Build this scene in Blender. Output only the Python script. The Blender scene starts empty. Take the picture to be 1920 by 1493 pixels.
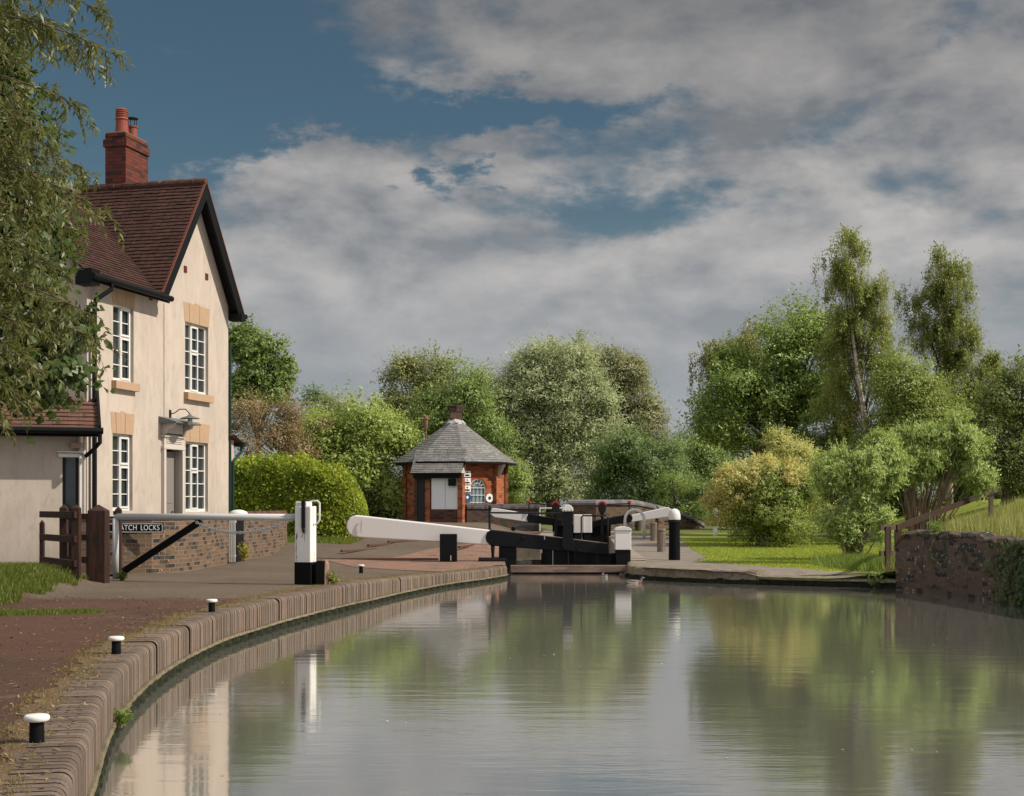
import bpy, math, random
import numpy as np
from mathutils import Vector, Matrix
R = math.radians
random.seed(7); rng = np.random.default_rng(7)
sc = bpy.context.scene
COL = sc.collection
# ---------------------------------------------------------------- camera, sky, sun, exposure
EYE = 1.2; F = 2700.0; HZ = 948.0
cam = bpy.data.cameras.new('camera'); camo = bpy.data.objects.new('camera', cam); COL.objects.link(camo)
camo.location = (0, 0, EYE); camo.rotation_euler = (R(90), 0, 0)
cam.sensor_width = 36; cam.lens = 36*F/1920; cam.shift_y = (HZ-746.5)/1920
cam.clip_start = .1; cam.clip_end = 3000
sc.camera = camo
SUN_EL = R(42)
SUN = Vector((math.cos(SUN_EL), -.22*math.cos(SUN_EL), math.sin(SUN_EL))).normalized()
sl = bpy.data.lights.new('sun', 'SUN'); so = bpy.data.objects.new('sun', sl); COL.objects.link(so)
sl.energy = 5.0; sl.angle = R(.55); sl.color = (1, .92, .79)
so.rotation_euler = SUN.to_track_quat('Z', 'Y').to_euler()
sc.view_settings.view_transform = 'Standard'; sc.view_settings.look = 'None'
sc.view_settings.exposure = .08; sc.view_settings.gamma = 1; sc.view_settings.use_curve_mapping = False
sc.cycles.max_bounces = 6; sc.cycles.transparent_max_bounces = 8

class NT:
    """small node helper"""
    def __init__(s, t): s.t = t; s.n = t.nodes; s.n.clear()
    def node(s, typ, ins=None, **kw):
        n = s.n.new(typ)
        for k, v in kw.items(): setattr(n, k, v)
        for k, v in (ins or {}).items(): s.set(n.inputs[k], v)
        return n
    def set(s, sock, v):
        if isinstance(v, bpy.types.NodeSocket): s.t.links.new(v, sock)
        elif isinstance(v, bpy.types.Node): s.t.links.new(v.outputs[0], sock)
        else: sock.default_value = v
    def m(s, op, a, b=0.0, c=0.0, clamp=False):
        n = s.n.new('ShaderNodeMath'); n.operation = op; n.use_clamp = clamp
        s.set(n.inputs[0], a); s.set(n.inputs[1], b); s.set(n.inputs[2], c); return n.outputs[0]
    def mix(s, f, a, b, typ='MIX'):
        n = s.n.new('ShaderNodeMix'); n.data_type = 'RGBA'; n.blend_type = typ
        s.set(n.inputs[0], f)
        for i, v in ((6, a), (7, b)):
            s.set(n.inputs[i], (*v, 1) if isinstance(v, tuple) and len(v) == 3 else v)
        return n.outputs[2]
    def noise(s, vec, scale, detail=4, rough=.55, dist=0):
        n = s.node('ShaderNodeTexNoise'); n.inputs['Scale'].default_value = scale; n.inputs['Detail'].default_value = detail
        n.inputs['Roughness'].default_value = rough; n.inputs['Distortion'].default_value = dist
        if vec is not None: s.set(n.inputs['Vector'], vec)
        return n.outputs[0]
    def ramp(s, f, lo, hi, a=0.0, b=1.0):
        n = s.node('ShaderNodeMapRange', interpolation_type='SMOOTHSTEP'); s.set(n.inputs[0], f)
        n.inputs[1].default_value = lo; n.inputs[2].default_value = hi; n.inputs[3].default_value = a; n.inputs[4].default_value = b
        return n.outputs[0]

def build_world():
    w = bpy.data.worlds.new('World'); sc.world = w; w.use_nodes = True
    t = NT(w.node_tree)
    sky = t.node('ShaderNodeTexSky', sky_type='NISHITA', sun_disc=False, sun_elevation=SUN_EL,
                 sun_rotation=math.atan2(SUN.x, SUN.y), air_density=1.0, dust_density=.6, ozone_density=2.0)
    tc = t.node('ShaderNodeTexCoord'); sep = t.node('ShaderNodeSeparateXYZ', {0: tc.outputs['Generated']})
    x, y, z = sep.outputs
    az = t.m('ARCTAN2', x, y); el = t.m('ARCSINE', z)
    den = t.m('ADD', t.m('MAXIMUM', z, 0.0), .16)
    cmb = t.node('ShaderNodeCombineXYZ', {0: t.m('DIVIDE', x, den), 1: t.m('DIVIDE', y, den), 2: 3.7})
    cmb2 = t.node('ShaderNodeCombineXYZ', {0: t.m('MULTIPLY', az, 3.6), 1: t.m('MULTIPLY', el, 7.5), 2: 1.3})
    n1 = t.noise(cmb.outputs[0], 1.25, 8, .55, .25)
    n2 = t.noise(cmb2.outputs[0], 2.0, 9, .52, .25)
    cm4 = t.node('ShaderNodeCombineXYZ', {0: t.m('MULTIPLY', az, 9), 1: t.m('MULTIPLY', el, 15), 2: 4.1}); bl = t.m('ABSOLUTE', t.m('SUBTRACT', t.noise(cm4.outputs[0], 1.5, 6, .6), .5))
    n2 = t.m('ADD', t.m('MULTIPLY', n2, .9), t.m('MULTIPLY_ADD', bl, -.32, .057))
    # the same noise a little higher / toward the sun: gives lit tops and grey bases
    cmb3 = t.node('ShaderNodeCombineXYZ', {0: t.m('MULTIPLY', t.m('ADD', az, .012), 3.6), 1: t.m('MULTIPLY', t.m('ADD', el, .018), 7.5), 2: 1.3})
    n2b = t.noise(cmb3.outputs[0], 2.0, 9, .52, .25)
    n2b = t.m('ADD', t.m('MULTIPLY', n2b, .9), t.m('MULTIPLY_ADD', t.m('ABSOLUTE', t.m('SUBTRACT', t.noise(t.node('ShaderNodeCombineXYZ', {0: t.m('MULTIPLY', t.m('ADD', az, .012), 9), 1: t.m('MULTIPLY', t.m('ADD', el, .018), 15), 2: 4.1}).outputs[0], 1.5, 6, .6), .5)), -.32, .057))
    bias = .07
    wn = t.node('ShaderNodeTexNoise'); t.set(wn.inputs['Vector'], cmb2.outputs[0]); wn.inputs['Scale'].default_value = 4.5; wn.inputs['Detail'].default_value = 6; wn.inputs['Roughness'].default_value = .62
    ws = t.node('ShaderNodeSeparateColor', {0: wn.outputs['Color']})
    azw = t.m('MULTIPLY_ADD', t.m('SUBTRACT', ws.outputs[0], .5), .17, az); elw = t.m('MULTIPLY_ADD', t.m('SUBTRACT', ws.outputs[1], .5), .085, el)
    blobs = [(250,140,380,170,-.30),(330,128,160,14,.10),(420,20,200,22,.14),(60,330,300,170,-.30),(620,215,360,60,-.16),(1010,225,260,38,-.26),(1120,400,240,36,-.16),
             (1735,120,60,50,-.13),(1640,5,180,45,-.22),(800,340,60,40,-.22),(830,130,90,40,.0),
             (1250,100,420,75,.20),(1150,60,480,50,.08),(625,322,110,48,.42),(540,350,90,40,.2),(810,340,70,40,-.08),(940,320,60,35,.22),(1750,330,300,160,.14),(1000,560,900,150,.20),(1330,320,90,40,.13)]
    for (px, py, wx, wy, a) in blobs:
        if not a: continue
        dx = t.m('DIVIDE', t.m('SUBTRACT', azw, (px-960)/F), wx/F); dy = t.m('DIVIDE', t.m('SUBTRACT', elw, (948-py)/F), wy/F)
        g = t.m('EXPONENT', t.m('MULTIPLY', t.m('ADD', t.m('MULTIPLY', dx, dx), t.m('MULTIPLY', dy, dy)), -1.0))
        bias = t.m('MULTIPLY_ADD', g, a, bias)
    cov0 = t.m('ADD', t.m('ADD', t.m('MULTIPLY', n1, .12), t.m('MULTIPLY', n2, 1.04)), bias)
    cov = t.ramp(cov0, .47, .72)
    shade = t.m('ADD', t.m('MULTIPLY', t.m('SUBTRACT', n2, n2b), 3.6), t.m('MULTIPLY', t.m('SUBTRACT', n1, .5), 1.1))
    shade = t.m('ADD', shade, .42, clamp=True)
    ccol = t.mix(shade, (.21, .225, .245), (.49, .47, .455))
    # clouds high in the picture are greyer
    hi = t.ramp(el, .18, .36)
    ccol = t.mix(t.m('MULTIPLY', hi, .55), ccol, (.10, .105, .115))
    blue = t.node('ShaderNodeVectorMath', {0: sky.outputs[0]}, operation='MULTIPLY'); blue.inputs[1].default_value = (.039, .046, .0425)
    c = t.mix(cov, blue.outputs[0], ccol)
    hz = t.ramp(el, .23, .03)
    c = t.mix(t.m('MULTIPLY', hz, .84), c, (.345, .37, .395))
    # unseen sky overhead and behind the camera brightened as added fill light
    up = t.ramp(z, .36, .75); back = t.ramp(y, .1, -.6)
    br = t.m('MULTIPLY', t.m('MAXIMUM', up, back), t.ramp(z, -.02, .12))
    c = t.mix(br, c, (.66, .66, .69))
    s = t.node('ShaderNodeVectorMath', {0: c}, operation='SCALE'); s.inputs[3].default_value = 10.0
    bg = t.node('ShaderNodeBackground', {0: s.outputs[0], 1: .1})
    t.node('ShaderNodeOutputWorld', {0: bg.outputs[0]})
build_world()

# ---------------------------------------------------------------- pixel -> world helpers
def P(px, py, Y): return Vector(((px-960)/F*Y, Y, EYE+(HZ-py)/F*Y))
def G(px, py, z=0.0):
    Y = (EYE-z)*F/(py-HZ); return Vector(((px-960)/F*Y, Y, z))

# ---------------------------------------------------------------- materials
MATS = {}
def mat(name, fn, *a, **k):
    if name in MATS: return MATS[name]
    m = bpy.data.materials.new(name); m.use_nodes = True
    t = NT(m.node_tree); out = t.node('ShaderNodeOutputMaterial')
    sh = fn(t, *a, **k)
    t.set(out.inputs[0], sh); MATS[name] = m; return m
def princ(t, col, rough=.8, bump=None, bs=.3, bd=.02, spec=.3, metal=0):
    p = t.node('ShaderNodeBsdfPrincipled')
    t.set(p.inputs['Base Color'], (*col, 1) if isinstance(col, tuple) and len(col) == 3 else col)
    t.set(p.inputs['Roughness'], rough); p.inputs['Specular IOR Level'].default_value = spec; p.inputs['Metallic'].default_value = metal
    if bump is not None:
        b = t.node('ShaderNodeBump', {'Height': bump, 'Strength': bs, 'Distance': bd}); t.set(p.inputs['Normal'], b.outputs[0])
    return p.outputs[0]
def obj_co(t): return t.node('ShaderNodeTexCoord').outputs['Object']
def f_paint(t, col, var=.12, scale=3, rough=.55, dirt=None, dirt_lo=.55, dirt_hi=.75, bump=.15, spec=.35):
    o = obj_co(t); n = t.noise(o, scale, 6, .65); n2 = t.noise(o, scale*9, 5, .7)
    c = t.mix(t.m('MULTIPLY', n, var*2), col, tuple(v*.55 for v in col))
    if dirt: c = t.mix(t.ramp(n2, dirt_lo, dirt_hi), c, dirt)
    return princ(t, c, rough, n2, bump, .01, spec)
def f_wall(t):      # cream lime render with weathering
    o = obj_co(t)
    mp = t.node('ShaderNodeMapping', {0: o}); mp.inputs['Scale'].default_value = (1, 1, .35)
    n = t.noise(mp.outputs[0], 1.6, 8, .68, .5); n2 = t.noise(mp.outputs[0], 7, 7, .7, .8); n3 = t.noise(o, 60, 3)
    c = t.mix(t.ramp(n, .35, .68), (.50, .425, .365), (.42, .355, .305))
    c = t.mix(t.m('MULTIPLY', t.ramp(n2, .48, .72), .45), c, (.29, .24, .205))
    mp2 = t.node('ShaderNodeMapping', {0: o}); mp2.inputs['Scale'].default_value = (5, 5, .22)
    st = t.noise(mp2.outputs[0], 2.2, 6, .7); zz = t.node('ShaderNodeSeparateXYZ', {0: o}).outputs[2]
    c = t.mix(t.m('MULTIPLY', t.ramp(st, .52, .72), .22), c, (.27, .235, .205))
    c = t.mix(t.m('MULTIPLY', t.ramp(t.m('ADD', zz, t.m('MULTIPLY', n2, 1.2)), 1.5, .5), .45), c, (.22, .20, .16))
    return princ(t, c, .9, t.m('ADD', n3, t.m('MULTIPLY', n2, 1.5)), .25, .008, .15)
def f_brick(t, c1, c2, mortar, w=.225, h=.075, mo=.011, dark=(.03, .025, .025), dk=.5, moss=None, white=None, rough=.85, bs=.9):
    uv = t.node('ShaderNodeUVMap'); uv.uv_map = 'UVMap'
    dn = t.noise(uv.outputs[0], 9, 2)
    dv = t.node('ShaderNodeVectorMath', {0: uv.outputs[0], 1: t.m('MULTIPLY', dn, .012)}, operation='ADD')
    b = t.node('ShaderNodeTexBrick', {0: dv.outputs[0]}); b.inputs['Scale'].default_value = 1
    b.inputs['Brick Width'].default_value = w; b.inputs['Row Height'].default_value = h; b.inputs['Mortar Size'].default_value = mo*.5
    b.inputs['Mortar Smooth'].default_value = .25
    b.inputs['Color1'].default_value = (*c1, 1); b.inputs['Color2'].default_value = (*c2, 1); b.inputs['Mortar'].default_value = (*mortar, 1)
    # second brick pattern with the same grid picks out burnt bricks
    b2 = t.node('ShaderNodeTexBrick', {0: dv.outputs[0]}); b2.inputs['Scale'].default_value = 1
    b2.inputs['Brick Width'].default_value = w; b2.inputs['Row Height'].default_value = h; b2.inputs['Mortar Size'].default_value = mo*.5
    b2.inputs['Color1'].default_value = (0, 0, 0, 1); b2.inputs['Color2'].default_value = (1, 1, 1, 1); b2.inputs['Mortar'].default_value = (0, 0, 0, 1)
    o = obj_co(t); n = t.noise(o, 1.3, 6, .65); n2 = t.noise(uv.outputs[0], 22, 6, .7)
    f = t.m('MULTIPLY', t.ramp(t.m('ADD', b2.outputs[0], t.m('MULTIPLY', t.m('SUBTRACT', n, .5), 1.2)), .62, .9), dk)
    c = t.mix(f, b.outputs[0], dark)
    c = t.mix(t.m('MULTIPLY', n2, .5), c, t.mix(.5, c, (.04, .035, .03)))
    if moss: c = t.mix(t.ramp(t.noise(o, 2.2, 6, .7), .52, .68), c, moss)
    if white: c = t.mix(t.m('MULTIPLY', t.ramp(t.noise(o, 15, 6, .75), .60, .64), t.ramp(t.noise(o, 1.1, 2), .42, .56)), c, white)
    h_ = t.m('SUBTRACT', t.m('MULTIPLY', n2, .35), b.outputs['Fac'])
    return princ(t, c, rough, h_, bs, .012, .2)
def f_tile(t, c1, c2, w=.165, lich=(.45, .42, .36), lo=.66, moss=(.05, .06, .02)):
    uv = t.node('ShaderNodeUVMap'); uv.uv_map = 'UVMap'
    b = t.node('ShaderNodeTexBrick', {0: uv.outputs[0]}); b.inputs['Scale'].default_value = 1
    b.inputs['Brick Width'].default_value = w; b.inputs['Row Height'].default_value = .105; b.inputs['Mortar Size'].default_value = .004
    b.inputs['Color1'].default_value = (*c1, 1); b.inputs['Color2'].default_value = (*c2, 1); b.inputs['Mortar'].default_value = (.01, .01, .01, 1)
    o = obj_co(t); n = t.noise(o, 1.1, 6, .7); n2 = t.noise(o, 14, 6, .75); n3 = t.noise(o, 4, 6, .7)
    c = t.mix(t.ramp(n, .4, .7), b.outputs[0], tuple(v*.55 for v in c1))
    c = t.mix(t.ramp(n2, lo, lo+.07), c, lich)
    c = t.mix(t.m('MULTIPLY', t.ramp(n3, .56, .7), .6), c, moss)
    return princ(t, c, .85, t.m('SUBTRACT', n2, b.outputs['Fac']), .5, .01, .2)
def f_leaf(t, c1, c2, trans=.35, rough=.6):
    c1 = tuple(min(.6, v*1.42) for v in c1); c2 = tuple(min(.62, v*1.42) for v in c2)
    a = t.node('ShaderNodeAttribute', attribute_name='tint')
    c = t.mix(a.outputs['Fac'], c1, c2)
    d = t.node('ShaderNodeBsdfDiffuse', {0: c}); tr = t.node('ShaderNodeBsdfTranslucent', {0: t.mix(.30, c, (.36, .40, .06))})
    g = t.node('ShaderNodeBsdfGlossy', {0: (.5, .5, .45, 1), 1: .45})
    m1 = t.node('ShaderNodeMixShader', {0: trans, 1: d.outputs[0], 2: tr.outputs[0]})
    m2 = t.node('ShaderNodeMixShader', {0: .05, 1: m1.outputs[0], 2: g.outputs[0]})
    return m2.outputs[0]
def f_ground(t, c1, c2, c3, s1=.6, s2=40, bd=.01, bs=.5, rough=.95, c4=None):
    o = obj_co(t); n = t.noise(o, s1, 7, .7); n2 = t.noise(o, s2, 5, .8); n3 = t.noise(o, s1*5, 6, .7)
    c = t.mix(t.ramp(n, .38, .62), c1, c2)
    c = t.mix(t.ramp(n2, .44, .66), c, c3)
    if c4: c = t.mix(t.m('MULTIPLY', t.ramp(n3, .55, .7), .7), c, c4)
    return princ(t, c, rough, t.m('ADD', n2, t.m('MULTIPLY', n3, .5)), bs, bd, .15)
def f_cope(t):
    o = obj_co(t); ri = t.node('ShaderNodeNewGeometry').outputs['Random Per Island']
    n = t.noise(o, 2.5, 6, .7); n2 = t.noise(o, 38, 6, .75); n3 = t.noise(o, 9, 6, .7)
    c = t.mix(ri, (.095, .067, .049), (.195, .143, .108))
    c = t.mix(t.m('MULTIPLY', t.ramp(n, .4, .66), .4), c, (.08, .062, .05))
    c = t.mix(t.m('MULTIPLY', t.ramp(n2, .54, .72), .7), c, (.045, .036, .03)); c = t.mix(t.m('MULTIPLY', t.ramp(n3, .6, .72), .6), c, (.26, .21, .16))
    return princ(t, c, t.m('MULTIPLY_ADD', n2, .4, .45), t.m('ADD', n2, n3), .9, .008, .3)
def f_water(t):
    o = obj_co(t)
    def wv(sx, sy, scale, d, ds=0):
        mp = t.node('ShaderNodeMapping', {0: o}); mp.inputs['Scale'].default_value = (sx, sy, 1)
        return t.noise(mp.outputs[0], scale, d, .5, ds)
    w1 = wv(.35, 1.6, 2.2, 3, .4); w2 = wv(.5, 2.2, 9, 3); pa = t.ramp(wv(.3, .8, .22, 4), .38, .66)
    h = t.m('ADD', t.m('MULTIPLY', w1, 1.0), t.m('MULTIPLY', w2, t.m('MULTIPLY_ADD', pa, .35, .08)))
    p = t.node('ShaderNodeBsdfPrincipled')
    p.inputs['Base Color'].default_value = (.15, .143, .127, 1); p.inputs['Roughness'].default_value = .02; p.inputs['IOR'].default_value = 1.5
    p.inputs['Specular IOR Level'].default_value = .62
    b = t.node('ShaderNodeBump', {'Height': h, 'Strength': 1.0, 'Distance': .0022}); t.set(p.inputs['Normal'], b.outputs[0])
    g = t.node('ShaderNodeBsdfGlossy', {0: (.98, .97, .94, 1), 1: .085}); t.set(g.inputs['Normal'], b.outputs[0])
    return t.node('ShaderNodeMixShader', {0: .5, 1: p.outputs[0], 2: g.outputs[0]}).outputs[0]
def f_wood(t, c1, c2, sc_=(1, 1, .15), s=14, rough=.75):
    mp = t.node('ShaderNodeMapping', {0: obj_co(t)}); mp.inputs['Scale'].default_value = sc_
    n = t.noise(mp.outputs[0], s, 7, .7, .6)
    return princ(t, t.mix(t.ramp(n, .35, .65), c1, c2), rough, n, .5, .01, .25)
def f_oldpaint(t, base, under, lo=.6, hi=.66, s=10, sc_=(1, 1, .35), rough=.6, spec=.3):   # cracked and chipped paint
    mp = t.node('ShaderNodeMapping', {0: obj_co(t)}); mp.inputs['Scale'].default_value = sc_
    n = t.noise(mp.outputs[0], s, 8, .72, .5); n2 = t.noise(mp.outputs[0], s*.2, 4)
    c = t.mix(t.m('MULTIPLY', n2, .5), base, tuple(v*.72 for v in base))
    f = t.ramp(n, lo, hi)
    return princ(t, t.mix(f, c, under), rough, t.m('SUBTRACT', t.m('MULTIPLY', n, .3), f), .5, .008, spec)
def f_glass(t, col=(.012, .016, .018)):
    n = t.noise(obj_co(t), 2.5, 2)
    return princ(t, t.mix(n, col, tuple(v*2.5 for v in col)), .06, n, .12, .02, .9)

M_wall = mat('cream_render', f_wall)
M_sand = mat('tan_sandstone', f_paint, (.46, .31, .20), .3, 5, .85, (.30, .22, .15), .52, .75)
M_white = mat('white_paint', f_oldpaint, (.68, .67, .64), (.30, .26, .21), .60, .72, 14)
M_whitebeam = mat('white_beam_paint', f_oldpaint, (.72, .70, .69), (.40, .36, .31), .62, .78, 7, (.12, 1, 1), .5, .3)
M_oldwhite = mat('cracked_white_paint', f_oldpaint, (.74, .72, .69), (.10, .08, .06), .60, .635, 16, (1, 1, .12))
M_black = mat('black_paint', f_paint, (.0065, .0075, .009), .3, 4, .5, (.03, .026, .022), .62, .82, .1, .14)
M_blackold = mat('worn_black_paint', f_oldpaint, (.006, .006, .007), (.11, .085, .07), .66, .71, 12, (1, 1, .35), .7, .1)
M_iron = mat('black_iron', f_paint, (.011, .011, .013), .2, 8, .5, (.05, .036, .03), .64, .8, .2, .22)
M_bstone = mat('blue_brick_coping', f_brick, (.105, .09, .09), (.07, .065, .075), (.05, .04, .035), .11, .3, .008, (.03, .03, .035), .6)
M_galv = mat('grey_painted_tube', f_paint, (.50, .50, .49), .12, 2, .4, (.32, .29, .25), .66, .8)
M_chain = mat('chain_steel', f_paint, (.6, .6, .59), .2, 20, .35, None, .5, .7, .1, .6)
M_red = mat('red_paint', f_paint, (.42, .03, .025), .2, 8, .45)
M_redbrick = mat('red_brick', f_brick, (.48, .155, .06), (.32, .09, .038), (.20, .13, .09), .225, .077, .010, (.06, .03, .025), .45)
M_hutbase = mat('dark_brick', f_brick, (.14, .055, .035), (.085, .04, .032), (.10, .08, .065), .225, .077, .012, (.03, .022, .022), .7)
M_gwall = mat('old_brown_brick', f_brick, (.19, .12, .08), (.105, .076, .058), (.30, .22, .15), .215, .076, .012, (.032, .030, .033), 1.0, (.13, .09, .055), (.42, .34, .25), .9)
M_dwall = mat('dark_wall_brick', f_brick, (.10, .055, .042), (.07, .045, .04), (.09, .075, .062), .225, .08, .014, (.03, .025, .026), .7, (.045, .05, .02))
M_rwall = mat('mossy_bank_brick', f_brick, (.125, .078, .05), (.08, .058, .043), (.10, .085, .065), .225, .08, .014, (.02, .018, .018), .9, (.035, .042, .015), (.50, .48, .44))
M_tile = mat('clay_roof_tile', f_tile, (.085, .037, .028), (.045, .025, .021))
M_tile2 = mat('outbuilding_roof_tile', f_tile, (.18, .09, .066), (.12, .064, .05), .26, (.40, .33, .27), .70)
M_slate = mat('stone_slate', f_tile, (.27, .26, .25), (.155, .15, .148), .22, (.52, .50, .45), .60, (.09, .10, .05))
M_terra = mat('terracotta', f_paint, (.24, .058, .036), .2, 5, .7)
M_cstack = mat('chimney_brick', f_brick, (.17, .042, .026), (.10, .032, .024), (.07, .045, .035), .225, .077, .008, (.03, .02, .02), .6)
M_stone = mat('weathered_stone', f_ground, (.33, .28, .22), (.24, .20, .165), (.16, .13, .11), 1.2, 30, .01, .5, .9, (.13, .13, .05))
M_cope = mat('coping_brick', f_cope)
M_ledge = mat('concrete_ledge', f_ground, (.20, .16, .11), (.13, .11, .07), (.07, .065, .035), 2, 30, .01, .5, .9)
M_pile = mat('wet_sheet_piling', f_ground, (.012, .014, .008), (.007, .008, .006), (.032, .04, .014), 3, 22, .01, .6, .6)
M_rededge = mat('red_tile_edge', f_paint, (.15, .042, .026), .25, 6, .8)
M_dkwood = mat('dark_stained_timber', f_wood, (.050, .022, .014), (.022, .012, .009))
M_oak = mat('weathered_oak', f_wood, (.24, .19, .15), (.12, .095, .078))
M_rotwood = mat('split_stump_wood', f_wood, (.30, .19, .13), (.10, .065, .05), (1, 1, .2), 18)
M_plank = mat('wet_plank', f_wood, (.22, .145, .11), (.10, .07, .055), (.15, 1, 1), 10)
M_lead = mat('lead_sheet', f_paint, (.13, .15, .15), .3, 5, .5)
M_glass = mat('window_glass', f_glass)
M_glassb = mat('hut_window_glass', f_glass, (.10, .13, .14))
M_cream = mat('cream_joinery', f_paint, (.55, .50, .45), .12, 5, .5)
M_doorg = mat('grey_door_paint', f_paint, (.22, .19, .18), .1, 4, .5)
M_dkin = mat('dark_door_paint', f_paint, (.014, .015, .018), .1, 4, .4)
M_shut = mat('pale_shutter_paint', f_paint, (.78, .80, .83), .05, 2, .45)
M_bark = mat('brown_bark', f_wood, (.14, .10, .075), (.07, .052, .042), (1, 1, .3), 9)
M_birchbark = mat('birch_bark', f_wood, (.70, .60, .54), (.22, .17, .15), (1, 1, 2.2), 3)
M_twig = mat('dead_twigs', f_wood, (.30, .21, .16), (.18, .12, .09))
M_blueplq = mat('blue_enamel', f_paint, (.02, .09, .19), .05, 5, .3)
M_greenp = mat('dark_green_paint', f_paint, (.012, .035, .026), .1, 5, .4)
M_letter = mat('white_lettering', f_paint, (.78, .78, .76), .03, 5, .4)
M_asph = mat('grey_asphalt', f_ground, (.125, .094, .068), (.092, .069, .051), (.22, .175, .13), .35, 90, .008, .6, .95, (.085, .07, .058))
M_redasph = mat('red_brown_asphalt', f_ground, (.088, .046, .031), (.060, .033, .023), (.21, .125, .088), .45, 75, .016, 1.0, .95, (.038, .023, .017))
def f_path(t):
    o = obj_co(t); y_ = t.node('ShaderNodeSeparateXYZ', {0: o}).outputs[1]; x_ = t.node('ShaderNodeSeparateXYZ', {0: o}).outputs[0]
    n = t.noise(o, .35, 7, .7); n1 = t.noise(o, 1.7, 6, .7); n2 = t.noise(o, 80, 4, .8); n3 = t.noise(o, 6, 6, .75)
    v = t.node('ShaderNodeTexVoronoi', {0: o}); v.inputs['Scale'].default_value = 55
    red = t.mix(t.ramp(n, .36, .64), (.095, .050, .034), (.062, .036, .026)); gry = t.mix(t.ramp(n, .36, .64), (.125, .096, .071), (.095, .073, .055))
    f = t.ramp(t.m('ADD', y_, t.m('MULTIPLY', t.m('SUBTRACT', n1, .5), 1.6)), 18.2, 18.9)
    c = t.mix(f, red, gry)
    c = t.mix(t.ramp(n3, .56, .66), c, t.mix(.55, c, (.035, .025, .02)))
    c = t.mix(t.m('MULTIPLY', t.ramp(n1, .58, .68), .6), c, t.mix(.5, c, (.21, .16, .11)))
    c = t.mix(t.ramp(n2, .50, .66), c, t.mix(f, (.19, .12, .09), (.21, .17, .13)))
    c = t.mix(t.m('MULTIPLY', t.ramp(v.outputs['Distance'], .25, .1), t.ramp(n3, .45, .6)), c, (.24, .18, .135))
    return princ(t, c, .95, t.m('ADD', n2, t.m('MULTIPLY', n3, 1.5)), 1.0, .012, .12)
M_soil = mat('dry_verge_soil', f_ground, (.13, .085, .05), (.09, .06, .04), (.20, .14, .08), 1.5, 35, .02, .7, 1)
M_lawn = mat('lawn_turf', f_ground, (.20, .25, .025), (.15, .20, .022), (.24, .26, .05), .8, 30, .02, .5, 1, (.24, .20, .06))
M_field = mat('rough_grass', f_ground, (.09, .12, .03), (.12, .14, .035), (.15, .16, .05), .3, 20, .05, .8, 1)
M_path = mat('patched_path_surface', f_path)
M_pave = mat('brick_paving', f_brick, (.30, .165, .12), (.24, .145, .11), (.14, .095, .07), .225, .08, .012, (.14, .09, .07), .4, (.10, .085, .045))
M_pave2 = mat('worn_stone_paving', f_brick, (.28, .235, .20), (.22, .185, .165), (.12, .10, .07), .23, .115, .014, (.12, .10, .09), .5, (.20, .17, .08))
M_water = mat('canal_water', f_water)

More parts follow.
